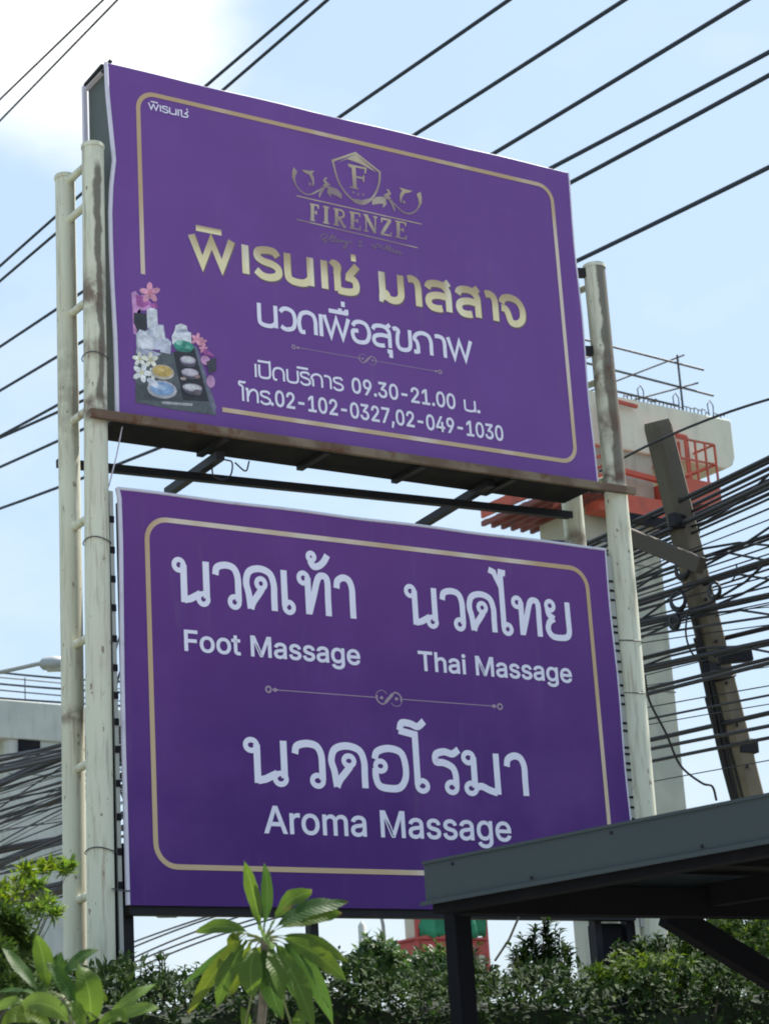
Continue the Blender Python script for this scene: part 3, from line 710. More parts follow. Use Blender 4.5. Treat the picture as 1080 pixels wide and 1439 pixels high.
for z, r in ((5.3, .101), (4.9, .101)):
    p = Vector((4.18, .03, z)); m = MB(); pts = [p + Vector((math.cos(a) * r, math.sin(a) * r, .02 * math.sin(a))) for a in np.linspace(0, 2 * math.pi, 17)]
    m.tube(pts, .004, 5, False); m.build('wire_tie', M['wire'], rroot)
for z in (8.28, 7.62, 6.5): 
    m = MB(); m.bar((4.0, .08, z), (4.14, .05, z + .01), .05, .07); m.build('bracket', M['dark_steel'], rroot)

# ================================================================ the two sign boards
UZ0, UZ1, LZ0, LZ1 = 6.482, 9.113, 3.286, 5.993
up = empty('upper_signboard', (2, .19, UZ0)); tag(up, 'upper purple sign with gold crest, gold Thai name, opening hours and phone numbers', 'sign')
lo = empty('lower_signboard', (2, .03, LZ0)); tag(lo, 'lower purple sign listing foot, Thai and aroma massage in white', 'sign')

def edge_interp(pts, z):
    pts = sorted([board(*p) for p in pts], key=lambda q: q[1]); zs = [q[1] for q in pts]; xs = [q[0] for q in pts]
    return float(np.interp(z, zs, xs))
upL = [(150, 87), (152, 130), (157, 180), (161.5, 225), (157.5, 262), (156, 300), (157, 345), (159, 400), (163, 470), (165, 530), (166, 595)]
loL = [(166, 686), (169, 700), (171, 760), (172, 850), (173, 950), (175, 1050), (178, 1150), (181, 1272)]
def banner(zb0, zb1, left, root, mat, x1=4.0, hem_w=.022, top_hem=.012, seed=0):
    nx, nz_ = 60, 44
    def ybulge(x, z): return -.006 * math.sin(x * 2.1 + seed) * math.sin((z - zb0) * 1.9) * (1 - abs(x / 2 - 1)) 
    b = MB(); vs = []
    for j in range(nz_ + 1):
        z = zb0 + (zb1 - zb0) * j / nz_; xl = edge_interp(left, z)
        for i in range(nx + 1):
            x = xl + (x1 - xl) * i / nx + .006 * math.sin(z * 5 + seed) * (i / nx) ** 6
            vs.append((x, ybulge(x, z) * 0, z))
    b.add(vs, [(j * (nx + 1) + i, j * (nx + 1) + i + 1, (j + 1) * (nx + 1) + i + 1, (j + 1) * (nx + 1) + i) for j in range(nz_) for i in range(nx)])
    n0 = len(b.v)
    # folded back edge all round so that the sheet has thickness
    rim = [i for i in range(nx + 1)] + [(j + 0) * (nx + 1) + nx for j in range(1, nz_ + 1)] + [nz_ * (nx + 1) + i for i in range(nx - 1, -1, -1)] + [j * (nx + 1) for j in range(nz_ - 1, 0, -1)]
    back = [(b.v[i][0], .02, b.v[i][2]) for i in rim]; k = len(rim)
    vv = [b.v[i] for i in rim] + back
    b.add(vv, [(i, i + k, (i + 1) % k + k, (i + 1) % k) for i in range(k)])
    o = b.build('banner', mat, root)
    h = MB()                                                    # white hem: left edge roll, thin line on top and bottom
    zz = np.linspace(zb0, zb1, 40)
    h.tube([(edge_interp(left, z) - hem_w * .2, .001, z) for z in zz], hem_w * .62, 8)
    h.tube([(x, .004, zb1 + .003 * math.sin(x * 6)) for x in np.linspace(0.0, x1, 30)], top_hem, 6)
    h.tube([(x1 + .006 * math.sin(z * 5 + seed) + .003, .004, z) for z in zz], .009, 6)
    h.build('white_hem', M['hem'], root)
    return o
banner(UZ0, UZ1, upL, up, M['vinyl_upper'], hem_w=.026, top_hem=.005)
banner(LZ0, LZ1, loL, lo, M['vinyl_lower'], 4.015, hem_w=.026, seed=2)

b = MB(); b.box((.03, .022, UZ0 + .02), (3.97, .385, UZ1 - .02)); b.build('sign_box', M['box_side'], up, .006)
b = MB(); b.box((.0, .022, UZ1 - .02), (3.99, .39, UZ1 - .004)); b.box((-.012, .375, UZ0 + .05), (.018, .405, UZ1 + .01)); b.build('edge_flashing', M['hem'], up)
b = MB(); b.bar((-.0, .36, UZ1 + .004), (-.01, .05, UZ1 + .004), .03, .02); b.bar((-.01, .06, UZ1 - .05), (.03, -.0, UZ1 + .03), .02, .02); b.build('top_clip', M['dark_steel'], up)
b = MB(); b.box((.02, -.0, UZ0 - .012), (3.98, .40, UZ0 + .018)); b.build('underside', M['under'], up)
# ribs under the box
for x in (.8, 1.6, 2.4, 3.2):
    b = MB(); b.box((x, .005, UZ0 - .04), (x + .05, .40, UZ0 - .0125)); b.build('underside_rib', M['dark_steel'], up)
b = MB(); b.box((-.215, -.085, 6.435), (4.305, -.077, 6.495)); b.box((-.215, -.077, 6.487), (4.305, -.055, 6.495)); b.box((-.215, -.077, 6.435), (4.305, -.05, 6.441)); b.build('support_beam', M['beam'], up, .002)
b = MB(); b.bar((-.2, .5, 6.30), (4.15, .41, 6.385), .05, .055); b.build('rear_rail', M['dark_steel'], up)
for (p0, p1) in ((at_y(310, 640, .12), at_y(236, 692, 1.25)), (at_y(690, 678, .12), at_y(588, 740, 1.25))):
    b = MB(); b.bar(p0, p1, .06, .06); b.build('depth_brace', M['dark_steel'], up)
b = MB(); b.tube([tuple(at_y(172, 600, .05)), tuple(at_y(164, 640, .05)), tuple(at_y(153, 684, .05))], .005, 5); b.build('hanging_cord', M['hem'], up)
for pts in ([(298, 655), (300, 668), (312, 674), (324, 668), (326, 650), (316, 646)], [(330, 650), (345, 662), (350, 648)]):
    b = MB(); b.tube(smooth([at_y(px, py, .3) for px, py in pts], 5), .006, 5); b.build('loose_wire', M['cable'], up)

# lower board: frame of square tube behind the vinyl, lacing strips, legs
b = MB(); b.box((.02, .022, LZ0 - .055), (4.0, .10, LZ0 + .01)); b.build('bottom_rail', M['dark_steel'], lo, .003)
b = MB(); b.box((.03, .022, LZ1 - .07), (4.0, .08, LZ1 - .012)); b.build('top_rail', M['dark_steel'], lo, .003)
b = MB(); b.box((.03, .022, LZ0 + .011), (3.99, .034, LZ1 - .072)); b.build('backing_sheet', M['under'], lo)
for x in (.03, 1.3, 2.65, 3.93):
    b = MB(); b.box((x, .035, LZ0 + .012), (x + .06, .10, LZ1 - .073)); b.build('upright', M['dark_steel'], lo)
M['strip'] = Mat('lacing_strip', (0.36, 0.37, 0.35), 0.6).m
b = MB(); b.box((-.055, .012, LZ0 - .3), (-.028, .03, LZ1 - .02)); b.build('lacing_strip', M['strip'], lo)
b = MB(); b.box((4.03, .012, LZ0 - .1), (4.075, .03, LZ1 - .05)); b.build('lacing_strip', M['strip'], lo)
b = MB(); b.box((-.085, .04, LZ0 - .9), (-.03, .12, LZ1 - .1)); b.build('dark_gap_plate', M['under'], lo)
proto_l = MB().box((-.057, .006, 0), (-.026, .0115, .045)).build('lacing_hole', M['under'], lo)
z = LZ0 + .1; first = True
while z < LZ1 - .15:
    o = proto_l if first else clone(proto_l, lo); first = False
    o.location = (0, 0, z); z += .17 + .05 * RNG.random()
proto_r = MB().box((4.033, .006, 0), (4.073, .0115, .016)).build('lacing_hole', M['under'], lo)
z = LZ0 + .2; first = True
while z < LZ1 - .15:
    o = proto_r if first else clone(proto_r, lo); first = False
    o.location = (0, 0, z); z += .045 + .10 * RNG.random()
for x0, x1, y0 in ((.0, .09, .11), (1.36, 1.42, .11), (3.70, 3.76, .12), (3.98, 4.055, .11)):
    b = MB(); b.box((x0, y0, 0), (x1, y0 + .07, LZ0 + .4)); b.build('support_leg', M['dark_steel'], lo)
b = MB(); b.box((3.77, .15, 1.4), (3.975, .3, LZ0 - .06)); b.build('shade_box', M['under'], lo, .01)  # dark box added in place of the shade on the rear pole
b = MB(); b.tube([tuple(at_y(158, 1249, -.06)), tuple(at_y(175, 1252, -.02)), tuple(at_y(183, 1252, -.01))], .005, 5); b.build('lacing_wire', M['wire'], lo)

# ================================================================ lettering: a stroke typeface for Thai, an outline one for Latin and digits
# each glyph: advance, strokes; 'S' smooth path, 'L' straight path, 'O' ring (cx cy r)
LESS = {
 'ฟ': (1.08, "L 0.02,1 .27,.06 .50,.90 .74,.06 1.0,1.04"), 'พ': (1.08, "L 0.02,1 .27,.06 .50,.90 .74,.06 1.0,1.0"),
 'เ': (.22, "L .1,1 .1,0"), 'ร': (.68, "S .60,.80 .50,.95 .30,.96 .10,.88 .08,.68 .22,.56 .45,.50 .60,.38 .60,.16 .42,.03 .20,.04 .03,.20"),
 'น': (.86, "S .1,1 .1,.28 .16,.10 .34,.04 .56,.06 .72,.20|L .74,1 .74,0"),
 'ซ': (.92, "S .02,.88 .10,.97 .22,.90 .20,.72 .16,.58|L .19,.84 .19,.0|S .20,.05 .36,.03 .58,.04 .76,.12 .80,.32 .72,.50 .46,.56|L .56,.60 .86,1.02"),
 'ม': (.86, "L .12,1 .12,.0|L .0,.05 .14,.05|S .14,.26 .24,.24 .30,.10 .44,.04 .62,.08 .73,.24 .74,.45 .74,.7 .74,1"),
 'า': (.56, "S .02,.93 .18,.96 .36,.88 .42,.66 .42,.4 .42,0"),
 'ส': (.88, "S .06,.74 .14,.90 .36,.96 .58,.92 .72,.74 .74,.5 .74,0|L .60,.90 .78,1.08|S .72,.52 .40,.54 .14,.44 .08,.24 .18,.08 .38,.05 .52,.08"),
 'จ': (.86, "S .05,.72 .14,.90 .36,.97 .62,.88 .76,.60 .74,.24 .58,.05 .40,.03 .32,.12 .26,.36 .18,.52 .04,.54"),
 'ว': (.72, "S .06,.78 .18,.93 .36,.96 .56,.84 .63,.50 .56,.16 .36,.04 .20,.05 .08,.14"),
 'ด': (.84, "S .30,.05 .14,.06 .08,.28 .08,.58 .18,.86 .42,.96 .64,.86 .72,.6 .72,.3 .72,0"),
 'อ': (.84, "S .08,.74 .18,.90 .40,.97 .64,.86 .74,.50 .64,.14 .40,.03 .18,.08 .08,.26 .08,.50 .30,.54"),
 'ข': (.84, "S .02,.90 .12,.97 .24,.88 .20,.66 .18,.30 .26,.08 .46,.03 .66,.12 .72,.34 .72,.6 .72,1"),
 'ภ': (.92, "L .02,.05 .20,.05|S .20,.0 .20,.36 .14,.56 .06,.66 .16,.86 .40,.97 .66,.88 .76,.62 .76,.3 .76,0"),
 'ป': (.86, "S .1,1 .1,.28 .18,.08 .42,.03 .66,.10 .74,.30 .74,.7 .74,1.38"), 'บ': (.86, "S .1,1 .1,.28 .18,.08 .42,.03 .66,.10 .74,.30 .74,.6 .74,1"),
 'ก': (.82, "S .14,0 .14,.36 .12,.52 .04,.62 .14,.84 .38,.97 .62,.86 .70,.60 .70,.3 .70,0"),
 'โ': (.40, "L .24,0 .24,1.12|S .24,1.1 .04,1.22 .06,1.42 .22,1.40 .42,1.44"), 'ท': (.86, "L .0,.95 .17,.95|L .12,1 .12,0|S .14,.40 .26,.78 .48,.96 .66,.86 .72,.62 .72,.3 .72,0"),
 'ิ': (0, "L -.84,1.26 -.14,1.26"), '่': (0, "L -.17,1.16 -.17,1.44"), 'ื': (0, "L -.86,1.24 -.08,1.24|L -.40,1.2 -.40,1.42|L -.14,1.2 -.14,1.42"),
 '่2': (0, "L -.27,1.52 -.27,1.76"), 'ุ': (0, "L -.26,-.16 -.12,-.16 -.12,-.44"), ' ': (.42, ''),
}
LOOP = {
 'น': (1.06, "O .15,.86 .125|L .27,.88 .27,.0|L .27,.06 .44,.10 .70,.24|L .86,1 .86,.14|O .77,.12 .125"),
 'ว': (.80, "S .05,.72 .10,.90 .32,.97 .54,.92 .64,.72 .65,.4 .65,.14|O .54,.12 .125"),
 'ด': (.98, "S .17,.0 .13,.35 .07,.62 .16,.88 .44,.97 .72,.88 .82,.62 .82,.3 .82,0|O .47,.62 .118|S .50,.50 .38,.34 .24,.16 .17,.0"),
 'เ': (.52, "L .13,1 .13,.14|O .24,.12 .125"),
 'ท': (1.02, "O .15,.86 .125|L .27,.88 .27,.0|S .28,.04 .42,.46 .56,.88 .70,.96 .82,.86 .82,.4 .82,0"),
 '้': (0, "O -.62,1.40 .09|S -.66,1.30 -.56,1.17 -.40,1.20 -.26,1.32 -.16,1.48"),
 'า': (.66, "S .06,.70 .10,.88 .26,.97 .42,.92 .50,.72 .50,.4 .50,0"),
 'ไ': (.46, "L -.22,1.66 -.06,1.60 .06,1.34 .14,1.62 .30,1.60|L .14,1.60 .14,.14|O .25,.12 .125"),
 'ย': (.94, "O .19,.86 .125|S .10,.80 .14,.62 .30,.52|S .30,.52 .14,.42 .08,.22 .20,.05 .44,.02 .68,.06 .76,.22 .76,.6 .76,1"),
 'อ': (.92, "S .09,.70 .16,.88 .42,.97 .70,.90 .80,.66 .80,.3 .66,.06 .42,.02 .18,.07 .10,.26 .10,.48|O .22,.54 .118"),
 'โ': (.54, "L -.22,1.42 .16,1.34 .16,.14|O .27,.12 .125|S -.20,1.42 -.14,1.60 .06,1.60 .24,1.54 .40,1.68"),
 'ร': (.74, "S .66,1.04 .50,.93 .30,.97 .10,.90 .09,.72 .28,.70 .48,.60 .55,.42 .55,.14|O .44,.12 .125"),
 'ม': (1.04, "O .15,.86 .125|L .27,.88 .27,.14|O .18,.12 .125|S .27,.14 .44,.18 .62,.10 .82,.04|L .84,1 .84,0"), ' ': (.5, ''),
}
LATIN = json.loads('{"F":[410,[[60,0,60,509,369,509,369,452,125,452,125,278,346,278,346,221,125,221,125,0]]],"o":[415,[[207,-8,182,-7,159,-2,137,6,117,16,98,30,82,46,68,64,56,85,46,108,40,133,36,159,34,187,36,216,40,243,46,268,56,291,68,312,82,330,98,346,117,360,137,371,159,378,182,383,207,384,233,383,256,378,278,371,299,360,317,346,333,330,347,312,359,291,369,268,376,243,380,216,381,187,380,159,376,133,369,108,359,85,347,64,333,46,317,30,299,16,278,6,256,-2,233,-7],[207,46,226,48,242,51,257,57,270,66,282,76,292,89,300,102,307,117,312,134,316,151,318,169,319,187,318,206,316,224,312,242,307,258,300,274,292,287,282,300,270,310,257,319,242,325,226,329,207,330,189,329,173,325,158,319,145,310,134,300,124,287,115,274,108,258,103,242,99,224,97,206,96,187,97,169,99,151,103,134,108,117,115,102,124,89,134,76,145,66,158,57,173,51,189,48]]],"t":[227,[[204,379,204,327,6,327,6,379],[65,471,126,471,126,98,127,86,128,76,132,68,136,61,142,56,150,53,159,51,170,50,185,51,202,54,213,2,208,0,203,-1,198,-2,192,-3,186,-3,180,-4,174,-4,168,-4,145,-3,125,2,107,10,92,21,80,35,72,52,67,71,65,93]]],"M":[628,[[60,0,60,509,152,509,277,187,280,181,282,174,285,167,287,159,299,123,302,113,305,103,308,93,311,84,322,49,307,49,318,83,330,121,342,158,345,167,348,174,350,181,352,187,476,509,568,509,568,0,504,0,504,291,504,327,505,369,506,413,507,457,513,457,509,445,505,433,502,421,498,409,482,363,478,352,474,341,471,331,467,322,456,291,342,0,286,0,170,291,168,297,165,304,162,312,159,321,145,361,141,372,137,384,133,396,129,408,125,420,121,432,116,445,112,457,119,457,120,416,121,372,122,328,122,291,122,0]]],"a":[389,[[160,-9,142,-8,126,-5,110,-1,94,5,80,12,68,22,57,32,48,45,40,58,35,73,31,90,30,108,31,123,34,138,38,150,43,161,50,171,58,179,67,187,78,193,89,199,100,203,112,207,125,211,138,213,152,216,165,218,178,220,194,222,209,224,222,225,234,227,244,228,252,230,259,232,265,235,270,238,273,243,275,248,276,255,276,257,275,268,273,279,271,288,267,297,262,304,256,311,248,317,240,322,230,326,220,329,208,330,196,331,183,330,171,329,159,326,149,322,140,318,132,313,124,307,118,301,112,294,107,288,103,281,100,274,41,291,48,308,57,322,67,335,79,346,91,355,104,364,118,370,133,375,148,379,163,382,179,384,194,384,204,384,215,383,227,382,239,379,251,376,263,372,275,367,286,360,296,353,306,343,315,333,322,320,329,306,333,290,336,272,337,251,337,0,277,0,277,52,272,52,269,45,264,38,258,32,252,25,244,18,236,12,226,6,215,1,203,-3,190,-6,176,-8],[170,45,187,46,202,49,216,53,228,59,239,66,248,74,257,83,263,93,269,104,272,115,275,126,276,138,276,190,273,188,270,186,265,184,259,182,253,180,246,179,239,177,231,176,223,175,216,173,208,172,200,171,175,168,165,166,154,164,144,162,134,159,125,155,117,150,110,145,103,139,98,132,95,124,93,115,92,105,92,95,94,87,98,79,102,72,107,66,114,61,121,56,130,52,139,49,149,47,159,46]]],"s":[365,[[182,-8,163,-7,145,-5,128,-2,112,3,98,10,84,18,72,27,62,38,53,50,45,63,40,78,36,94,94,107,99,92,105,79,114,69,124,60,136,54,150,49,165,46,181,45,200,46,217,50,232,55,244,62,255,71,262,81,267,91,268,103,267,112,265,121,260,129,254,136,246,142,237,147,225,151,212,155,149,170,125,177,104,186,87,196,72,208,61,222,53,237,48,255,47,274,48,290,51,305,57,319,65,332,75,343,87,354,100,363,115,370,131,377,149,381,167,384,187,384,206,384,223,381,239,378,254,372,267,366,279,358,290,349,299,339,307,328,314,316,319,303,324,290,268,277,264,288,258,298,251,307,243,316,232,323,219,328,205,331,187,333,171,332,156,329,143,324,131,317,121,308,114,299,110,289,109,277,110,267,112,258,117,250,124,243,133,237,144,232,157,227,172,223,229,209,254,202,275,194,292,183,306,171,317,158,325,142,330,125,331,107,330,90,326,75,321,61,312,47,302,35,290,24,276,15,260,6,242,0,223,-5,203,-7]]],"g":[425,[[207,-151,187,-150,168,-148,150,-144,134,-140,119,-134,105,-127,93,-119,82,-110,73,-101,64,-91,57,-80,51,-69,101,-41,106,-47,110,-53,116,-59,122,-66,128,-72,136,-78,145,-83,154,-88,165,-92,178,-95,192,-97,207,-97,229,-96,249,-92,267,-85,282,-75,295,-62,304,-47,310,-28,311,-6,311,68,306,68,302,62,298,56,293,49,287,41,280,34,272,28,263,21,252,16,241,11,227,8,212,5,195,5,173,6,152,10,132,17,113,27,95,39,80,53,67,71,55,90,46,112,39,136,35,163,34,191,35,220,39,246,46,271,55,293,66,314,80,332,95,347,112,361,131,371,152,378,173,383,196,384,213,384,228,382,242,378,253,373,264,367,273,360,281,353,288,346,294,338,299,331,304,325,308,319,313,319,313,379,372,379,372,-9,371,-32,367,-54,360,-73,350,-90,338,-104,324,-117,308,-127,291,-136,271,-142,251,-147,229,-150],[205,59,222,60,237,63,251,68,264,75,275,84,285,95,293,107,300,121,305,137,309,154,312,172,312,193,312,212,309,231,305,248,300,264,293,278,285,291,275,303,264,312,251,320,237,325,222,329,205,330,188,329,172,325,158,320,145,312,134,302,124,290,115,277,109,262,103,246,99,229,97,212,96,193,97,173,99,155,103,138,109,123,116,108,124,96,134,85,145,76,158,68,172,63,188,60]]],"e":[404,[[212,-8,185,-7,161,-2,138,6,117,16,98,30,82,46,68,64,56,85,46,108,40,132,35,159,34,187,35,215,39,242,46,267,55,290,67,311,81,329,97,346,115,359,135,370,157,378,180,383,205,384,221,384,236,382,251,379,266,374,280,368,294,361,307,351,319,341,331,329,341,315,350,299,357,282,363,263,368,242,370,219,371,194,371,169,75,169,75,221,338,221,310,202,309,220,307,237,303,254,298,269,291,282,283,294,273,305,263,314,250,321,237,326,222,329,205,330,189,329,173,326,159,321,146,313,135,304,125,294,116,282,109,270,103,256,99,241,97,226,96,211,96,178,97,157,100,139,104,122,110,106,118,92,128,80,139,70,151,61,165,55,179,50,195,47,212,46,224,47,234,48,244,50,254,53,263,56,271,61,278,66,285,73,292,80,297,88,302,96,306,105,365,91,360,77,353,63,345,51,335,39,324,29,311,19,298,11,283,4,266,-1,249,-5,231,-7]]],"T":[449,[[32,452,32,509,417,509,417,452,257,452,257,0,193,0,193,452]]],"h":[410,[[114,227,114,0,53,0,53,509,114,509,114,287,102,287,112,312,124,332,137,349,152,362,169,372,187,379,207,383,227,384,246,383,264,380,280,376,295,369,309,360,321,349,332,336,341,321,348,304,353,285,356,264,357,240,357,0,296,0,296,235,295,256,290,275,283,291,273,304,260,315,246,323,229,328,210,329,197,328,184,326,172,322,161,317,150,311,141,303,133,293,126,283,121,271,117,257,114,243]]],"i":[167,[[53,0,53,379,114,379,114,0],[84,443,75,444,67,446,60,449,54,455,48,461,44,468,42,475,41,483,42,491,44,499,48,506,54,512,60,517,67,521,75,523,84,524,92,523,100,521,107,517,114,512,119,506,123,499,126,491,126,483,126,475,123,468,119,461,114,455,107,449,100,446,92,444]]],"A":[480,[[16,0,201,509,276,509,463,0,395,0,287,302,282,317,276,334,270,352,264,372,257,394,250,420,241,447,232,478,245,478,236,447,228,419,220,393,213,371,206,351,201,333,195,317,191,302,85,0],[110,142,110,199,370,199,370,142]]],"r":[259,[[53,0,53,379,112,379,112,321,115,321,122,335,130,347,140,358,152,367,166,375,181,380,196,384,213,385,229,384,243,384,243,322,230,324,224,325,219,325,213,326,207,326,194,325,182,323,170,319,159,315,149,309,140,301,132,293,126,284,121,273,117,262,114,250,114,237,114,0]]],"m":[610,[[53,0,53,379,112,379,112,295,108,295,112,310,118,323,125,335,132,346,141,355,151,363,161,370,172,376,183,380,195,384,207,386,219,386,239,385,257,380,273,372,287,361,299,347,309,331,316,314,321,295,312,295,317,308,322,321,329,332,337,343,347,353,357,361,368,369,381,375,394,380,407,383,422,385,437,386,453,385,468,383,483,378,497,372,510,364,522,354,532,342,541,328,548,313,553,296,556,276,557,255,557,0,496,0,496,254,494,273,490,289,483,302,473,313,460,321,447,326,433,329,419,330,406,330,395,328,384,324,374,320,365,314,358,307,351,299,345,290,341,280,338,270,336,259,335,247,335,0,274,0,274,260,273,275,269,288,262,301,253,311,242,320,229,326,215,329,199,330,188,330,178,328,168,325,158,320,148,314,140,307,132,299,126,289,121,278,117,266,114,253,114,238,114,0]]],"0":[453,[[227,-7,199,-5,174,1,151,11,130,24,111,41,95,62,80,86,69,113,60,144,53,178,49,214,48,254,49,294,53,330,60,364,69,395,81,422,95,447,112,467,130,484,151,498,174,508,200,514,227,516,254,514,279,508,302,498,323,484,342,467,358,447,372,422,384,395,393,364,400,330,404,294,405,254,404,214,400,178,393,144,384,113,373,86,359,62,342,41,323,24,302,11,279,1,254,-5],[227,50,245,51,261,56,276,63,290,74,303,87,313,103,323,122,330,144,336,168,340,194,343,223,344,254,343,285,340,314,336,341,330,365,323,387,313,405,303,422,290,435,276,446,261,453,245,458,227,460,209,458,192,453,177,446,163,435,151,422,140,405,131,387,123,365,117,341,113,314,110,285,109,254,110,223,113,194,117,168,123,144,131,122,140,103,151,87,163,74,177,63,192,56,209,51]]],"1":[453,[[76,0,76,55,391,55,391,0],[276,509,276,0,212,0,212,448,209,448,86,358,86,427,198,509]]],"2":[453,[[64,0,64,47,234,229,248,243,261,257,272,270,282,282,291,294,299,305,305,316,311,327,315,337,318,348,320,360,320,371,319,385,317,397,313,408,308,419,301,428,293,436,283,443,273,449,262,454,250,457,237,459,224,460,209,459,196,457,184,453,172,447,162,441,153,433,145,424,139,413,134,402,130,390,128,376,127,362,66,362,67,384,71,405,77,424,86,442,98,459,111,473,126,486,143,496,162,505,182,511,203,514,225,516,247,514,268,511,288,505,306,497,323,486,337,474,350,461,361,445,370,428,376,411,380,392,381,372,380,358,378,345,375,331,371,318,365,304,357,290,347,275,336,259,322,241,306,223,288,202,267,180,153,60,153,57,389,57,389,0]]],"3":[453,[[218,-7,195,-6,173,-3,152,2,133,10,114,19,98,30,83,43,70,57,60,74,52,91,46,111,44,132,109,132,111,119,115,107,120,97,126,87,134,78,144,71,154,64,165,59,178,55,191,52,204,50,219,50,234,51,248,53,262,56,275,61,287,67,297,74,307,83,315,93,321,104,325,116,328,130,329,145,328,158,326,172,322,184,316,196,308,207,299,217,288,226,275,234,260,240,242,244,223,247,201,248,157,248,157,299,288,448,288,452,70,452,70,509,372,509,372,461,211,278,211,289,239,290,264,288,287,284,308,276,327,265,344,253,359,239,371,222,381,205,387,186,392,166,393,145,392,123,387,103,380,84,370,66,358,50,344,36,327,23,309,12,288,4,266,-2,243,-6]]],"4":[453,[[40,105,40,158,247,509,311,509,109,166,109,163,413,163,413,105],[282,0,282,121,282,146,282,318,343,318,343,0]]],"7":[453,[[97,0,323,448,323,452,62,452,62,509,391,509,391,449,165,0]]],"9":[453,[[226,516,249,514,271,510,291,503,310,494,328,482,343,468,356,452,368,434,377,414,384,393,388,371,389,347,388,328,385,309,380,290,373,270,363,248,350,224,334,197,315,168,200,0,130,0,301,248,307,248,303,240,299,234,294,227,287,221,281,215,273,210,265,206,257,202,248,199,238,196,228,195,218,195,195,196,175,199,155,206,137,214,121,225,106,237,94,252,83,269,74,287,68,307,65,329,64,352,65,375,69,397,75,417,85,436,96,454,110,469,125,483,143,494,162,504,182,510,203,514],[226,460,212,459,199,457,186,452,174,446,163,438,154,429,145,419,138,407,133,395,129,381,126,367,125,352,126,336,129,322,133,308,138,295,145,284,154,274,163,265,174,257,186,251,199,247,212,244,226,243,240,244,254,247,267,251,279,257,289,265,299,273,307,284,314,295,320,308,324,321,327,335,327,350,327,366,324,381,320,394,314,407,307,419,299,429,290,438,279,446,267,452,254,457,241,459]]],".":[188,[[95,-4,86,-4,78,-1,70,3,63,9,57,16,53,24,50,32,50,41,50,50,53,59,57,66,63,73,70,79,78,83,86,86,95,87,104,86,113,83,121,79,128,73,134,66,138,59,140,50,141,41,140,32,138,24,134,16,128,9,121,3,113,-1,104,-4]]],"-":[453,[[337,244,337,188,114,188,114,244]]],",":[188,[[38,-119,68,71,137,71,84,-119]]]}')

def ribbon(mb, pts, t, y, closed=False, plane=None):
    """flat stroke of width t along pts (x, z) with mitred joins, lying on the board at depth y"""
    P_ = [np.array(p, float) for p in pts]; n = len(P_)
    if closed and np.linalg.norm(P_[0] - P_[-1]) < 1e-9: P_ = P_[:-1]; n -= 1
    L_, R_ = [], []
    for i in range(n):
        a = P_[i - 1] if (i > 0 or closed) else None; b = P_[(i + 1) % n] if (i < n - 1 or closed) else None
        d1 = (P_[i] - a) if a is not None else (b - P_[i]); d2 = (b - P_[i]) if b is not None else d1
        d1 = d1 / (np.linalg.norm(d1) + 1e-12); d2 = d2 / (np.linalg.norm(d2) + 1e-12)
        tt = d1 + d2; nrm = np.linalg.norm(tt)
        tt = d1 if nrm < 1e-6 else tt / nrm
        nn = np.array([-tt[1], tt[0]]); c = max(.45, float(nn @ np.array([-d1[1], d1[0]])))
        L_.append(P_[i] + nn * t / 2 / c); R_.append(P_[i] - nn * t / 2 / c)
    m_ = n if closed else n - 1
    for i in range(m_):                                        # every step a hair in front of the last: no two faces share a plane
        j = (i + 1) % n; yy_ = y - (i % 31) * .00003
        mb.add([(L_[i][0], yy_, L_[i][1]), (L_[j][0], yy_, L_[j][1]), (R_[j][0], yy_, R_[j][1]), (R_[i][0], yy_, R_[i][1])], [(0, 1, 2, 3)])

def sm2(pts, k=5):
    P_ = [np.array(p, float) for p in pts]; P_ = [2 * P_[0] - P_[1]] + P_ + [2 * P_[-1] - P_[-2]]; out = []
    for i in range(1, len(P_) - 2):
        p0, p1, p2, p3 = P_[i - 1:i + 3]
        for j in range(k):
            t = j / k; out.append(.5 * (2 * p1 + (p2 - p0) * t + (2 * p0 - 5 * p1 + 4 * p2 - p3) * t * t + (3 * p1 - p0 - 3 * p2 + p3) * t ** 3))
    return out + [P_[-2]]

LAY = [0]
def next_y():
    LAY[0] += 1; return -.0020 - (LAY[0] % 13) * .00011
def strokes(mb, spec, fx, t, y0=None):
    for s in spec.split('|'):
        if not s: continue
        k, rest = s[0], s[2:]
        if k == 'O':
            a, r = rest.split(' '); cx, cz = map(float, a.split(',')); r = float(r)
            p = [fx(cx + r * math.cos(q), cz + r * math.sin(q)) for q in np.linspace(0, 2 * math.pi, 17)[:-1]]
            ribbon(mb, p, t * .72, y0 or next_y(), True)
        else:
            p = [tuple(map(float, q.split(','))) for q in rest.split(' ')]
            if k == 'S': p = sm2(p)
            ribbon(mb, [fx(*q) for q in p], t, y0 or next_y())
def thai(mb, text, font, x0, x1, zb, h, t, emit=None):
    """text as a list of glyph keys set from x0 to x1 on the baseline zb"""
    W_ = sum(font[c][0] for c in text); k = (x1 - x0) / W_; x = x0
    for c in text:
        adv, spec = font[c]
        if emit and spec: mb = MB()
        strokes(mb, spec, lambda u, v, x=x: (x + u * k, zb + v * h), t); x += adv * k
        if emit and spec: mb.build('letter', *emit)
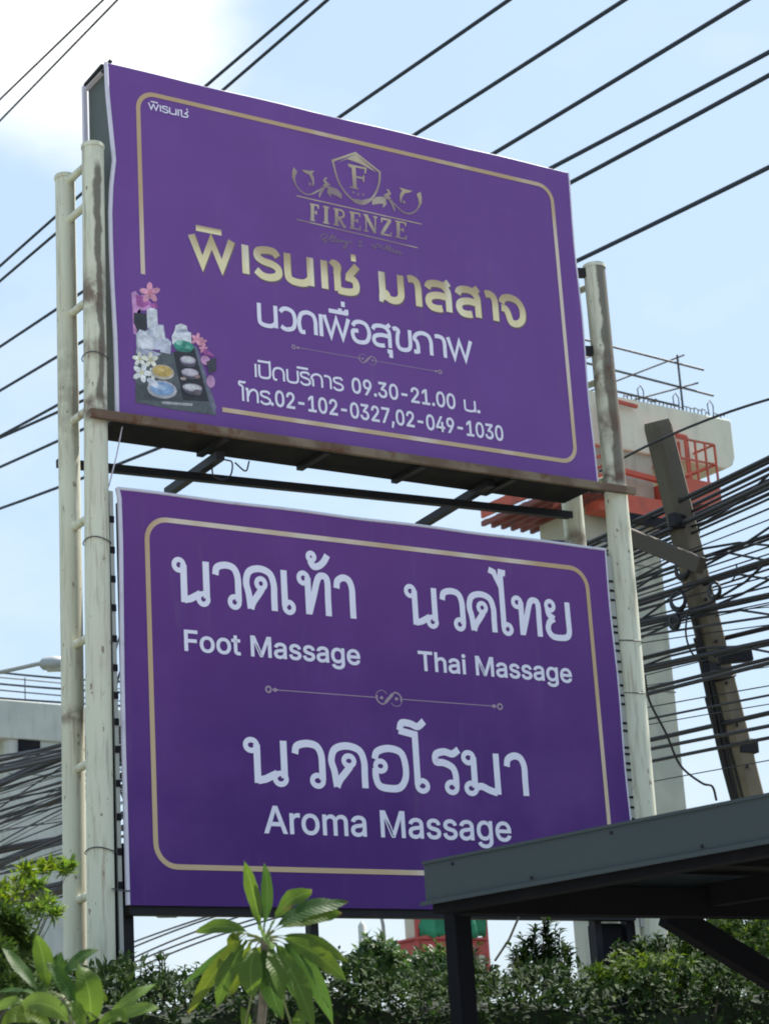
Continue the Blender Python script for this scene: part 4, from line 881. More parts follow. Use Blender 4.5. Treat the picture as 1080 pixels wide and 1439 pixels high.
def outline(mb, P2, y, t):
    """filled glyph outlines widened by a rim of width t"""
    cu = bpy.data.curves.new('glyph', 'CURVE'); cu.dimensions = '2D'; cu.fill_mode = 'FRONT'
    for c in P2:
        sp = cu.splines.new('POLY'); sp.points.add(len(c) - 1); sp.use_cyclic_u = True
        for i, (x, z) in enumerate(c): sp.points[i].co = (x, z, 0, 1)
    ob = bpy.data.objects.new('glyph', cu); me = ob.to_mesh()
    mb.add([(v.co.x, y, v.co.y) for v in me.vertices], [tuple(p.vertices) for p in me.polygons])
    ob.to_mesh_clear(); bpy.data.objects.remove(ob); bpy.data.curves.remove(cu)
    for c in P2: ribbon(mb, c, t, y - .0006, True)
def latin(mb, text, x0, x1, zb, cap, t, emit=None):
    W_ = sum((LATIN[c][0] if c != ' ' else 210) for c in text); k = (x1 - x0) / W_; kz = cap / 509.0; x = x0
    for c in text:
        if c == ' ': x += 210 * k; continue
        adv, cs = LATIN[c]
        P2 = [[(x + q[i] * k, zb + q[i + 1] * kz) for i in range(0, len(q), 2)] for q in cs]
        if emit: mb = MB()
        outline(mb, P2, next_y(), t); x += adv * k
        if emit: mb.build('letter', *emit)
def B2(px, py): return board(px, py)

# --- upper sign ---------------------------------------------------------------
mb = MB()
cells = [('ฟ', 265, 332, ''), ('ิ', 277, 313, 'bar'), ('เ', 342, 349, ''), ('ร', 355, 396, ''), ('น', 400, 441.5, ''), ('เ', 453, 460, ''), ('ซ', 462.5, 508, ''), ('ม', 528, 568.5, ''), ('า', 570, 593, ''), ('ส', 597, 637, ''), ('ส', 640, 678, ''), ('า', 679, 701, ''), ('จ', 701, 739, '')]
bl0, bl1 = B2(317, 379), B2(733, 458.5); zb = (bl0[1] + bl1[1]) / 2
H = B2(401, 355)[1] - B2(402, 395)[1]
def base_py(px): return 379 + (px - 317) * (458.5 - 379) / (733 - 317)
T = .056
for ch, a, b_, kind in cells:
    xa, xb = B2(a, base_py(a))[0], B2(b_, base_py(b_))[0]
    mb = MB()
    if kind == 'bar': ribbon(mb, [(xa, zb + H * 1.26), (xb, zb + H * 1.26)], .045, next_y()); mb.build('letter', M['gold'], up); continue
    adv, spec = LESS[ch]; pts = [float(q.split(',')[0]) for s in spec.split('|') for q in s[2:].split(' ')]
    u0, u1 = min(pts), max(pts)
    if u1 - u0 < .05: fx = lambda u, v, xc=(xa + xb) / 2: (xc, zb + v * (H - T * .0))
    else:
        k = (xb - xa - T) / (u1 - u0); fx = lambda u, v, xa=xa, k=k, u0=u0: (xa + T / 2 + (u - u0) * k, zb + v * H)
    strokes(mb, spec, lambda u, v, fx=fx: (fx(u, v)[0] + .006, fx(u, v)[1] - .008), T + .006, -.0013); mb.build('letter_edge', M['gold_edge'], up); mb = MB()
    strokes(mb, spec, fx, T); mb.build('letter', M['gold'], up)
mb = MB(); xt = B2(499, base_py(499))[0]; ribbon(mb, [(xt, zb + H * 1.17), (xt, zb + H * 1.42)], .042, next_y())
mb.build('letter', M['gold'], up)

mb = MB(); bl = B2(370, 458.5); br_ = B2(655, 508); zb2 = (bl[1] + br_[1]) / 2; h2 = B2(362.6, 426)[1] - B2(364, 457.5)[1]
thai(mb, ['น', 'ว', 'ด', 'เ', 'พ', 'ื', '่2', 'อ', 'ส', 'ุ', 'ข', 'ภ', 'า', 'พ'], LESS, B2(361, 457)[0], B2(665, 509)[0], zb2, h2, .032, (M['white_print'], up))

mb = MB(); zb3 = B2(499.6, 552.6)[1]; h3 = B2(497.8, 531.5)[1] - zb3; cap3 = h3
def px_x(px, p0, p1): return B2(px, p0[1] + (px - p0[0]) * (p1[1] - p0[1]) / (p1[0] - p0[0]))[0]
la, lb_ = (375, 531), (673.7, 581)
thai(mb, ['เ', 'ป', 'ิ', 'ด', 'บ', 'ร', 'ิ', 'ก', 'า', 'ร'], LESS, px_x(357, la, lb_), px_x(483, la, lb_), zb3, h3 * .86, .0165)
latin(mb, '09.30-21.00', px_x(493, la, lb_), px_x(641, la, lb_), zb3, cap3, .0070)
thai(mb, ['น'], LESS, px_x(651, la, lb_), px_x(670, la, lb_), zb3, h3 * .78, .0165); latin(mb, '.', px_x(668, la, lb_), px_x(676, la, lb_), zb3, cap3, .007)
mb.build('opening_hours_lettering', M['white_print'], up)
mb = MB(); la, lb_ = (346, 564), (707, 620); zb4 = (B2(*la)[1] + B2(*lb_)[1]) / 2
thai(mb, ['โ', 'ท', 'ร'], LESS, px_x(336, la, lb_), px_x(381, la, lb_), zb4, h3 * .86, .0165)
latin(mb, '.02-102-0327,02-049-1030', px_x(379, la, lb_), px_x(708, la, lb_), zb4, cap3, .0070)
mb.build('phone_number_lettering', M['white_print'], up)
mb = MB(); la, lb_ = (218.9, 155.5), (262, 165.5)
zb5 = (B2(*la)[1] + B2(*lb_)[1]) / 2
thai(mb, ['ฟ', 'ิ', 'เ', 'ร', 'น', 'เ', 'ซ', '่'], LESS, px_x(208.5, la, lb_), px_x(265.5, la, lb_), zb5, .050, .0095); mb.build('small_name_lettering', M['white_print'], up)

def corner(cx, cz, r, a0, a1, n=8): return [(cx + r * math.cos(math.radians(a)), cz + r * math.sin(math.radians(a))) for a in np.linspace(a0, a1, n)]
xl = B2(197, 250)[0]; zt = (B2(230, 134)[1] + B2(757, 262)[1]) / 2; xr = (B2(780, 330)[0] + B2(804, 600)[0]) / 2; zbm = (B2(785, 648)[1] + B2(330, 577)[1]) / 2; r = .13
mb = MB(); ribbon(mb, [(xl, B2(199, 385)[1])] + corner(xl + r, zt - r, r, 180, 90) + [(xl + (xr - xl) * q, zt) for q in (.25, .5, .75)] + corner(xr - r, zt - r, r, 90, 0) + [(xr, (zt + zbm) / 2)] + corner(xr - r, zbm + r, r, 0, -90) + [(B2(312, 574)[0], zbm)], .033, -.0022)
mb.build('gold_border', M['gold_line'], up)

def ornament(p0, pc, p1, root, s):
    mb = MB(); e = s; z = (board(*p0)[1] + board(*p1)[1] + board(*pc)[1]) / 3; x0, xc, x1 = board(*p0)[0], board(*pc)[0], board(*p1)[0]
    ribbon(mb, [(x0 + .1 * e, z), (xc - .11 * s, z)], .0065 * s, -.0022); ribbon(mb, [(xc + .11 * s, z), (x1 - .1 * s, z)], .0065 * s, -.0023)
    for x, sg in ((x0, 1), (x1, -1)):
        ribbon(mb, corner(x + .03 * s * sg, z, .022 * s, 0, 337, 12), .014 * s, -.0024, True)
        mb.add([(x + .06 * s * sg, -.0025, z), (x + .085 * s * sg, -.0025, z + .017 * s), (x + .12 * s * sg, -.0025, z), (x + .085 * s * sg, -.0025, z - .017 * s)], [(0, 1, 2, 3)])
    S_ = sm2([(xc - .11 * s, z + .02 * s), (xc - .105 * s, z - .025 * s), (xc - .06 * s, z - .05 * s), (xc - .02 * s, z - .02 * s), (xc + .02 * s, z + .02 * s), (xc + .06 * s, z + .05 * s), (xc + .105 * s, z + .025 * s), (xc + .11 * s, z - .02 * s)])
    ribbon(mb, S_, .012 * s, -.0026); ribbon(mb, [(xc - .035 * s, z - .035 * s), (xc + .035 * s, z + .035 * s)], .026 * s, -.0027)
    ribbon(mb, corner(xc - .065 * s, z + .005 * s, .055 * s, 30, 250, 14), .005 * s, -.0028); ribbon(mb, corner(xc + .065 * s, z - .005 * s, .055 * s, -150, 70, 14), .005 * s, -.0029)
    for sg in (-1, 1): mb.add([(xc + sg * .05 * s, -.003, z), (xc + sg * .065 * s, -.003, z + .016 * s), (xc + sg * .09 * s, -.003, z), (xc + sg * .065 * s, -.003, z - .016 * s)], [(0, 1, 2, 3)])
    return mb.build('divider_ornament', M['ornament'], root)
ornament((409, 487), (516, 505.6), (620.7, 523.3), up, .62)

# crest (flat print): traced shapes laid on the board
def Z5(x, y): return board(400 + x / 5.143, 205 + y / 5.143)
mb = MB(); y0 = -.0022
sh = [Z5(*p) for p in ((345, 108), (510, 52), (685, 190))]
ribbon(mb, [sh[0]] + [sh[1]] + [sh[2]] + sm2([Z5(*p) for p in ((685, 190), (680, 270), (650, 350), (600, 405), (555, 420), (500, 400), (430, 330), (380, 240), (345, 108))])[1:-1], .017, y0, True)
mb.add([(x, y0 - .0003, z) for x, z in (Z5(370, 125), Z5(510, 62), Z5(665, 195), Z5(540, 128), Z5(450, 96))], [(0, 1, 4), (1, 3, 4), (1, 2, 3)])
mb.add([(x, y0 - .0003, z) for x, z in (Z5(470, 378), Z5(555, 392), Z5(640, 375), Z5(590, 418), Z5(530, 418))], [(0, 1, 4), (1, 3, 4), (1, 2, 3)])
for p in ((495, 335), (530, 350), (565, 352)): mb.add([(x, y0, z) for x, z in (Z5(p[0] - 9, p[1]), Z5(p[0], p[1] - 10), Z5(p[0] + 9, p[1] + 2), Z5(p[0], p[1] + 12))], [(0, 1, 2, 3)])
o = mb.build('crest_shield', M['gold_dim'], up)
mb = MB()
def poly(mb, pts, y=None): mb.add([(x, y or next_y(), z) for x, z in (Z5(*p) for p in pts)], [tuple(range(len(pts)))])
def line5(mb, pts, t, smooth_=True): 
    q = [Z5(*p) for p in pts]; ribbon(mb, sm2(q) if smooth_ and len(q) > 2 else q, t, next_y())
# serif F in the shield
line5(mb, [(495, 145), (505, 305)], .034); line5(mb, [(455, 138), (585, 165)], .016); line5(mb, [(470, 298), (530, 312)], .013); line5(mb, [(500, 222), (565, 236)], .015); line5(mb, [(585, 160), (577, 200)], .014); line5(mb, [(568, 215), (568, 262)], .013); line5(mb, [(460, 138), (478, 156)], .014)
# acanthus scrolls
for tr in (lambda x, y: (x, y), lambda x, y: (1040 - x, y + (520 - x) * .385)):
    def l(pts, t, tr=tr): line5(mb, [tr(*p) for p in pts], t)
    def w(pts, tr=tr): poly(mb, [tr(*p) for p in pts])
    l([(70, 250), (90, 300), (140, 345), (190, 350), (240, 325), (290, 300), (340, 305), (400, 345)], .012)
    w([(62, 155), (90, 185), (78, 215), (70, 265), (52, 235), (52, 190)]); l([(62, 250), (85, 295)], .008)
    w([(120, 172), (165, 180), (215, 182), (195, 200), (210, 230), (212, 275), (198, 295), (195, 250), (175, 210), (140, 192)])
    w([(310, 232), (290, 228), (272, 255), (290, 270), (268, 290), (300, 295), (330, 285), (308, 262), (292, 250)])
    w([(262, 300), (245, 350), (250, 380), (265, 345), (290, 305)]); w([(310, 300), (305, 340), (335, 378), (330, 345), (365, 360), (410, 385), (412, 350), (380, 315), (345, 300)])
    w([(170, 275), (180, 262), (190, 278), (180, 292)])
    mb.build('crest_scroll', M['gold_dim'], up); mb = MB()
# the crest name in serif capitals between two rules
q0, q1 = (190, 540), (865, 676); sl_ = (q1[1] - q0[1]) / (q1[0] - q0[0])
def serif(ch, xa, xb):
    h = 122
    def p(u, v): x = xa + (xb - xa) * u; return (x, q0[1] + (x - q0[0]) * sl_ - v * h)
    thick, thin = .030, .012
    def v(u, a=0, b=1, t=thick): line5(mb, [p(u, a), p(u, b)], t, False)
    def hh(u0, u1, vv, t=thin): line5(mb, [p(u0, vv), p(u1, vv)], t, False)
    if ch in 'FE':
        v(.28); hh(0, .95, .97); hh(.25, .72, .52); hh(0, .58 if ch == 'F' else 1, .03); v(.93, .78, 1, thin); v(.72, .40, .64, thin)
        if ch == 'E': v(.98, 0, .24, thin)
    if ch == 'I': v(.5); hh(0, 1, .97); hh(0, 1, .03)
    if ch == 'R':
        v(.25); hh(0, .5, .97); hh(0, .48, .03); line5(mb, [p(.5, .97), p(.78, .88), p(.80, .62), p(.5, .50), p(.25, .5)], .017); line5(mb, [p(.45, .5), p(.85, .03), p(1.02, .03)], .024, False)
    if ch == 'N': v(.16, 0, 1, thin); v(.86, 0, 1, thin); line5(mb, [p(.12, .98), p(.86, .02)], thick, False); hh(-.04, .3, .97); hh(-.02, .34, .03); hh(.7, 1.02, .97)
    if ch == 'Z': hh(.08, .95, .96, .016); hh(.02, .98, .04, .016); line5(mb, [p(.88, .96), p(.1, .04)], .027, False); v(.1, .74, .98, thin); v(.95, .02, .26, thin)
for ch, a, b_ in (('F', 180, 245), ('I', 275, 320), ('R', 350, 440), ('E', 465, 545), ('N', 570, 665), ('Z', 690, 770), ('E', 795, 875)): serif(ch, a, b_)
line5(mb, [(85, 362), (985, 566)], .008, False); line5(mb, [(85, 532), (960, 738)], .009, False)
mb.build('crest_name_lettering', M['gold_dim'], up)
mb = MB()                                                     # faint handwritten line under the rules
for s in ([(255, 665), (270, 640), (300, 640), (300, 665), (270, 675), (300, 690), (275, 700)], [(310, 680), (330, 660), (345, 640), (330, 690), (350, 690)], [(345, 670), (365, 655), (355, 690), (375, 690), (385, 670), (380, 695), (400, 690), (410, 680)],
          [(405, 700), (420, 685), (430, 700), (445, 690), (440, 735), (420, 735), (470, 690), (480, 705)], [(530, 700), (550, 690), (545, 715), (530, 725), (565, 725)], [(625, 725), (640, 715), (645, 745), (670, 705), (680, 735), (700, 715)],
          [(700, 730), (715, 750), (740, 720), (735, 755), (760, 730), (755, 765), (780, 745), (780, 770), (805, 755), (800, 775), (830, 765), (825, 785), (850, 775)]): line5(mb, s, .0075)
mb.build('script_lettering', M['logo_script'], up)['kind'] = 'stuff'

# printed spa picture in the lower left corner of the upper sign (flat, colour per shape)
def Z36(x, y): return board(160 + x / 3.6, 370 + y / 3.6)
pm = MB(); PY = [0]
def pp(pts, c):
    PY[0] += 1; q = [Z36(*p) for p in pts]; cx = sum(p[0] for p in q) / len(q); cz = sum(p[1] for p in q) / len(q); n = len(q); y = -.0020 - PY[0] * .00006
    pm.add([(x, y, z) for x, z in q] + [(cx, y, cz)], [(i, (i + 1) % n, n) for i in range(n)], False, c)
def el(cx, cy, rx, ry, c, a0=0, n=14, rot=0.1): pp([(cx + rx * math.cos(a + a0), cy + ry * math.sin(a + a0) + rx * math.cos(a + a0) * rot) for a in np.linspace(0, 2 * math.pi, n, False)], c)
DK, GY, GY2 = (.030, .032, .042), (.13, .15, .17), (.20, .23, .26)
def flower(cx, cy, r, c, c2, n=5, a0=-1.6):
    for k in range(n):
        a = a0 + k * 2 * math.pi / n; ux, uy_ = math.cos(a), math.sin(a); vx, vy = -uy_, ux
        pp([(cx + ux * r * q + vx * r * w_, cy + uy_ * r * q + vy * r * w_) for q, w_ in ((.05, 0), (.4, .27), (.8, .22), (1, .0), (.8, -.22), (.4, -.27))], c if k % 2 else tuple(min(1, v * 1.12) for v in c))
    el(cx, cy, r * .16, r * .18, c2, n=8)
PK, MG = (.72, .32, .46), (.42, .10, .38)
pp([(88, 150), (110, 140), (130, 165), (150, 160), (190, 205), (215, 215), (200, 235), (120, 240), (112, 300), (118, 365), (98, 355), (95, 240)], (.62, .30, .62))
pp([(110, 160), (150, 170), (185, 205), (150, 225), (115, 215)], MG); pp([(180, 205), (215, 200), (222, 225), (190, 228)], MG)
flower(182, 150, 56, PK, (.80, .25, .30))
pp([(100, 250), (165, 255), (165, 345), (118, 340), (100, 300)], DK)
pp([(108, 440), (290, 455), (400, 415), (425, 440), (518, 770), (300, 740), (110, 705)], (.10, .115, .13))
pp([(115, 610), (345, 640), (350, 705), (112, 690)], (.07, .08, .09)); pp([(300, 450), (405, 430), (480, 700), (350, 695)], (.025, .025, .034)); pp([(405, 420), (420, 425), (518, 730), (505, 770)], (.16, .17, .25))
pp([(240, 698), (398, 710), (396, 722), (242, 712)], (.42, .42, .45))
W1, W2_, W3 = (.74, .76, .84), (.60, .63, .76), (.45, .48, .62)
pp([(165, 235), (190, 225), (218, 235), (222, 310), (170, 330)], W1); pp([(112, 360), (130, 335), (160, 345), (200, 310), (250, 312), (262, 385), (250, 440), (115, 430)], W2_); pp([(118, 365), (160, 350), (200, 380), (195, 440), (120, 425)], W1)
pp([(195, 330), (245, 320), (258, 385), (215, 395)], W1); pp([(225, 390), (270, 380), (290, 400), (285, 460), (235, 450)], W2_); pp([(115, 425), (200, 445), (240, 460), (200, 480), (112, 455)], W3)
pp([(312, 315), (340, 305), (368, 318), (372, 345), (390, 352), (392, 405), (295, 410), (292, 370), (305, 345)], W1); pp([(320, 335), (365, 335), (370, 350), (315, 352)], W3)
el(352, 420, 52, 28, (.05, .32, .25)); el(330, 402, 16, 14, (.30, .62, .50)); el(372, 425, 14, 11, (.18, .50, .38)); el(352, 440, 40, 10, (.03, .20, .16))
flower(130, 485, 40, (.80, .80, .72), (.70, .62, .25)); flower(185, 490, 42, (.80, .78, .66), (.70, .62, .20)); flower(140, 555, 52, (.76, .78, .80), (.72, .66, .28), 5, -1.2); flower(200, 560, 34, (.80, .80, .78), (.75, .60, .20), 5, -.8)
el(245, 552, 60, 38, (.52, .46, .40)); el(245, 547, 50, 29, (.60, .42, .13)); el(238, 542, 22, 10, (.70, .52, .20))
el(242, 640, 76, 46, (.50, .49, .55)); el(243, 636, 62, 35, (.26, .40, .66)); el(235, 628, 32, 14, (.42, .56, .80)); el(195, 605, 30, 20, (.68, .72, .82), rot=.5)
for cy, s_ in ((490, 40), (553, 44), (630, 50)):
    el(375 + (cy - 490) * .16, cy + 14, s_, 22, (.10, .09, .13)); el(373 + (cy - 490) * .16, cy, s_, 20, (.48, .42, .52)); el(372 + (cy - 490) * .16, cy - 2, s_ * .78, 13, (.68, .62, .70) if cy == 553 else (.66, .66, .70))
el(350, 585, 16, 8, (.40, .30, .28)); el(420, 575, 14, 10, (.34, .22, .22)); el(420, 655, 20, 14, (.14, .12, .14))
flower(418, 385, 34, PK, (.70, .22, .32), 5, -1.3); flower(445, 400, 26, (.66, .28, .40), (.60, .2, .3)); flower(450, 435, 24, PK, (.6, .2, .3)); pp([(455, 430), (505, 465), (500, 475), (450, 460)], MG); el(460, 492, 24, 24, (.55, .28, .50)); pp([(465, 500), (515, 478), (515, 545), (480, 560)], (.05, .05, .07)); el(488, 600, 22, 32, (.52, .28, .50))
pm.build('printed_picture', M['picture'], up)

# --- lower sign ---------------------------------------------------------------
def word_loop(text, pL, pR, ptop, pbase, t, name):
    mb = MB(); zb_ = (board(*pL)[1] + board(*pR)[1]) / 2; h = board(*ptop)[1] - board(*pbase)[1]
    thai(mb, text, LOOP, board(*pL)[0], board(*pR)[0] + h * .12, zb_, h, t, (M['white_print'], lo))
word_loop(list('นวดเท') + ['้', 'า'], (244.5, 845), (498, 869.6), (289.6, 792), (291.5, 852), .048, 'thai_lettering')
word_loop(list('นวดไทย'), (571.7, 877), (802.5, 899), (611, 828), (613.5, 882), .046, 'thai_lettering')
word_loop(list('นวดอโรมา'), (345, 1100), (742, 1118.4), (395.4, 1041.9), (397.5, 1103), .050, 'thai_lettering')
for txt, pL, pR, pt, pb in (('Foot Massage', (256.5, 915.6), (507, 932.5), (258, 887.4), (258.6, 915.6)), ('Thai Massage', (587, 942.5), (804, 958.5), (588.5, 916.3), (589.5, 942.5)), ('Aroma Massage', (371, 1171.4), (719.5, 1181), (536, 1139.6), (536.6, 1175.8))):
    mb = MB(); zb_ = (board(*pL)[1] + board(*pR)[1]) / 2; latin(mb, txt, board(*pL)[0], board(*pR)[0], zb_, board(*pt)[1] - board(*pb)[1], .0085, (M['white_print'], lo))
ornament((372, 968.5), (546, 981), (706, 993.8), lo, .88)
xl, zt, xr, zbm, r = B2(212, 950)[0], (B2(230, 730)[1] + B2(790, 797)[1]) / 2, (B2(827, 830)[0] + B2(852, 1150)[0]) / 2, (B2(240, 1220)[1] + B2(590, 1225)[1]) / 2, .15
mb = MB(); ribbon(mb, corner(xl + r, zt - r, r, 180, 90) + [(xl + (xr - xl) * q, zt) for q in (.25, .5, .75)] + corner(xr - r, zt - r, r, 90, 0) + [(xr, (zt + zbm) / 2)] + corner(xr - r, zbm + r, r, 0, -90) + [(xl + (xr - xl) * q, zbm) for q in (.75, .5, .25)] + corner(xl + r, zbm + r, r, 270, 180) + [(xl, (zt + zbm) / 2)], .034, -.0022, True)
mb.build('gold_border', M['gold_line'], lo)

# ================================================================ carport (near, right)
cb = np.array([0.046, -3.247, 2.86]); dR = np.array([0.2164, -0.9763, 0.0]); dX = np.array([1.0, 0.0, 0.0])
def C3(a, b_, z): return tuple(cb + dR * a + dX * b_ + np.array([0, 0, z]))
cp = empty('carport', (0.24, -3.2, 0)); tag(cp, 'dark grey steel carport roof on posts in front of the lower sign', 'carport')
FH = .198
for a0_, a1_, nm in ((0, 4.18, 'fascia_panel'), (4.186, 8.6, 'fascia_panel')):
    m = MB(); vs = [C3(a0_, 0, 0), C3(a1_, 0, 0), C3(a1_, .02, 0), C3(a0_, .02, 0), C3(a0_, 0, FH), C3(a1_, 0, FH), C3(a1_, .02, FH), C3(a0_, .02, FH)]
    m.add(vs, [(0, 3, 2, 1), (4, 5, 6, 7), (0, 1, 5, 4), (1, 2, 6, 5), (2, 3, 7, 6), (3, 0, 4, 7)]); m.build(nm, M['fascia'], cp, .004)
m = MB(); m.bar(C3(-.02, -.012, .0), C3(8.6, -.012, 0), .012, .02); m.bar(C3(0, -.004, FH), C3(8.6, -.004, FH), .012, .014); m.build('fascia_lip', M['fascia'], cp)
m = MB(); m.bar(C3(0, .075, .02), C3(8.6, .075, .02), .09, .14); m.build('side_beam', M['car_dark'], cp, .004)
m = MB(); m.bar(C3(0, .02, .10), C3(0, 7, .10), .02, FH); m.build('rear_fascia', M['fascia'], cp, .003)
m = MB(); m.bar(C3(.10, .12, .01), C3(.10, 7, .01), .10, .15); m.build('rear_beam', M['car_dark'], cp, .004)
m = MB(); m.add([C3(.02, .03, .19), C3(8.6, .03, .19), C3(8.6, 7, .19), C3(.02, 7, .19), C3(.02, .03, .175), C3(8.6, .03, .175), C3(8.6, 7, .175), C3(.02, 7, .175)], [(0, 3, 2, 1)[::-1], (4, 5, 6, 7)[::-1], (0, 1, 5, 4), (1, 2, 6, 5), (2, 3, 7, 6), (3, 0, 4, 7)]); m.build('roof_sheet', M['ceiling'], cp)
for i in range(1, 9):
    m = MB(); m.bar(C3(i * .95, .12, .12), C3(i * .95, 7, .12), .05, .10); m.build('purlin', M['car_dark'], cp)
for b_ in (1.7, 3.4, 5.1):
    m = MB(); m.bar(C3(.12, b_, .05), C3(8.6, b_, .05), .08, .12); m.build('rafter', M['car_dark'], cp)
def post(x, y, w=.098):
    m = MB(); m.box((x - w / 2, y - w / 2, 0), (x + w / 2, y + w / 2, 2.86)); m.build('post', M['car_dark'], cp, .004)
    m = MB(); m.box((x - .12, y - .12, 0.03), (x + .12, y + .12, .042)); m.build('base_plate', M['car_dark'], cp)
post(.245, -3.22); post(.245 + 1.55, -10.2); post(4.6, -3.22)
# diagonal brace from the rear beam down towards the far post
q0, q1 = at_y(935, 1283, -3.25), at_y(1105, 1386, -3.25)
m = MB(); m.bar(q0, tuple(q1), .085, .13); m.build('diagonal_brace', M['car_dark'], cp, .004)
for k in range(17):
    m = MB(); p = C3(.2 + k * .5, -.002, FH * (.16 if k % 2 else .84)); m.tube([p, tuple(np.array(p) - np.array([.006, 0, 0]))], .008, 8); m.build('screw', M['dark_steel'], cp)

# ================================================================ foliage helpers
def rand_unit(n):
    v = RNG.normal(size=(n, 3)); return v / np.linalg.norm(v, axis=1, keepdims=True)
def leaf_mesh(name, pos, dirs, nrm, length, width, mat, parent=None):
    """one folded five point leaf per position, all arrays"""
    n = len(pos); side = np.cross(dirs, nrm); side /= np.linalg.norm(side, axis=1, keepdims=True) + 1e-9
    up_ = np.cross(side, dirs); L_ = length[:, None]; W_ = width[:, None]
    v = np.empty((n, 5, 3))
    v[:, 0] = pos; v[:, 1] = pos + dirs * L_ * .45 + side * W_ * .5 + up_ * W_ * .22; v[:, 2] = pos + dirs * L_ - up_ * L_ * .12
    v[:, 3] = pos + dirs * L_ * .45 - side * W_ * .5 + up_ * W_ * .22; v[:, 4] = pos + dirs * L_ * .5
    me = bpy.data.meshes.new(name); me.vertices.add(n * 5); me.vertices.foreach_set('co', v.ravel())
    f = np.array([[0, 1, 4], [1, 2, 4], [0, 4, 3], [4, 2, 3]]); F_ = (np.arange(n)[:, None, None] * 5 + f[None]).ravel()
    me.loops.add(len(F_)); me.loops.foreach_set('vertex_index', F_.astype(np.int32))
    me.polygons.add(n * 4); me.polygons.foreach_set('loop_start', np.arange(n * 4, dtype=np.int32) * 3); me.polygons.foreach_set('loop_total', np.full(n * 4, 3, np.int32))
    me.materials.append(mat); me.update(calc_edges=True); me.validate()
    o = bpy.data.objects.new(name, me); COL.objects.link(o)
    if parent is not None: o.parent = parent; o.matrix_parent_inverse = inv_of(parent); o['kind'] = 'stuff'
    return o
def sprig_cloud(tips, axes, per, llen, lwid, spread=.9, run=.10):
    """leaves in whorls along short shoots: tips (n,3), axes (n,3)"""
    P_, D_, N_ = [], [], []
    n = len(tips)
    for k in range(per):
        a = axes; rnd = rand_unit(n); perp = rnd - a * (rnd * a).sum(1, keepdims=True); perp /= np.linalg.norm(perp, axis=1, keepdims=True)
        t = RNG.random((n, 1)); d = a * (.35 + .5 * t) + perp * spread; d /= np.linalg.norm(d, axis=1, keepdims=True)
        P_.append(tips - a * run * (1 - t)); D_.append(d); N_.append(a + .25 * rand_unit(n))
    P_, D_, N_ = map(np.concatenate, (P_, D_, N_)); m_ = len(P_)
    return P_, D_, N_, llen * (.65 + .6 * RNG.random(m_)), lwid * (.7 + .5 * RNG.random(m_))

# ================================================================ hedge along the sign
def hedge_top(x):
    return 2.76 + .05 * np.sin(x * 1.7 + 1) + .04 * np.sin(x * 4.3) + .03 * np.sin(x * 9.1 + 2)
hd = empty('hedge', (1.5, -1.1, 0)); tag(hd, 'dense dark green clipped hedge running below the signs', 'hedge')
n = 9000
x = RNG.uniform(-5, 9.5, n); s = RNG.random(n)
top = hedge_top(x); bump = .12 * np.sin(x * 3.1) * np.sin(x * 1.3 + 1)
on_top = s < .36
y = np.where(on_top, RNG.uniform(-1.75, -.45, n), -1.75 + bump + .16 * RNG.random(n))
z = np.where(on_top, top - .10 * RNG.random(n) - .14 * np.abs((y + 1.1) / .65) ** 3, 1.15 + (top - 1.15) * RNG.random(n) ** .8)
tips = np.stack([x, y, z], 1); ax = np.where(on_top[:, None], np.array([0, -.15, 1.0]), np.array([0, -1.0, .55])) + .55 * rand_unit(n); ax /= np.linalg.norm(ax, axis=1, keepdims=True)
P_, D_, N_, l, w = sprig_cloud(tips, ax, 7, .058, .027)
leaf_mesh('foliage', P_, D_, N_, l, w, M['hedge'], hd)
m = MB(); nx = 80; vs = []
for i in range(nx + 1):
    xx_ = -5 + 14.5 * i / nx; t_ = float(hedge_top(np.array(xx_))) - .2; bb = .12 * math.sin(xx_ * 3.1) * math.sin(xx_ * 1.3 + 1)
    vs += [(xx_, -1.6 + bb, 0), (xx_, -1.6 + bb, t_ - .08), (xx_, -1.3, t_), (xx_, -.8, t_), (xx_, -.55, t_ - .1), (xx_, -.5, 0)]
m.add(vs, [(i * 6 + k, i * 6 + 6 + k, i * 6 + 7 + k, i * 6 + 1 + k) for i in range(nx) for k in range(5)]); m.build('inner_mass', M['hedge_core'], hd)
# shoots that stand out of the clipped top
def shoot(px, py0, py1, Y, name_root, n_leaf=26, spread_w=.06, size=.06, mat='hedge', k=1):
    b0_, t0_ = np.array(at_y(px, py0, Y)), np.array(at_y(px, py1, Y)); P_s, A_s = [], []
    st = MB()
    for j in range(k):
        off = RNG.normal(size=3) * np.array([spread_w, spread_w * .6, spread_w * .5]); tp = t0_ + off * (1 if j else .2); bs = b0_ + off * .2 - np.array([0, 0, .15])
        midp = (bs + tp) / 2 + RNG.normal(size=3) * .015
        st.tube([bs, midp, tp], [.007, .005, .003], 5)
        for q in np.linspace(.25, 1, 8): P_s.append(bs * (1 - q) + tp * q + RNG.normal(size=3) * .006); A_s.append((tp - bs) / np.linalg.norm(tp - bs) + .15 * RNG.normal(size=3))
    A_s = np.array(A_s); A_s /= np.linalg.norm(A_s, axis=1, keepdims=True)
    a = sprig_cloud(np.array(P_s), A_s, max(3, n_leaf // 7), size, size * .36, run=.05)
    leaf_mesh('shoot_leaves', *a, M[mat], name_root); st.build('twig', M['bark'], name_root)
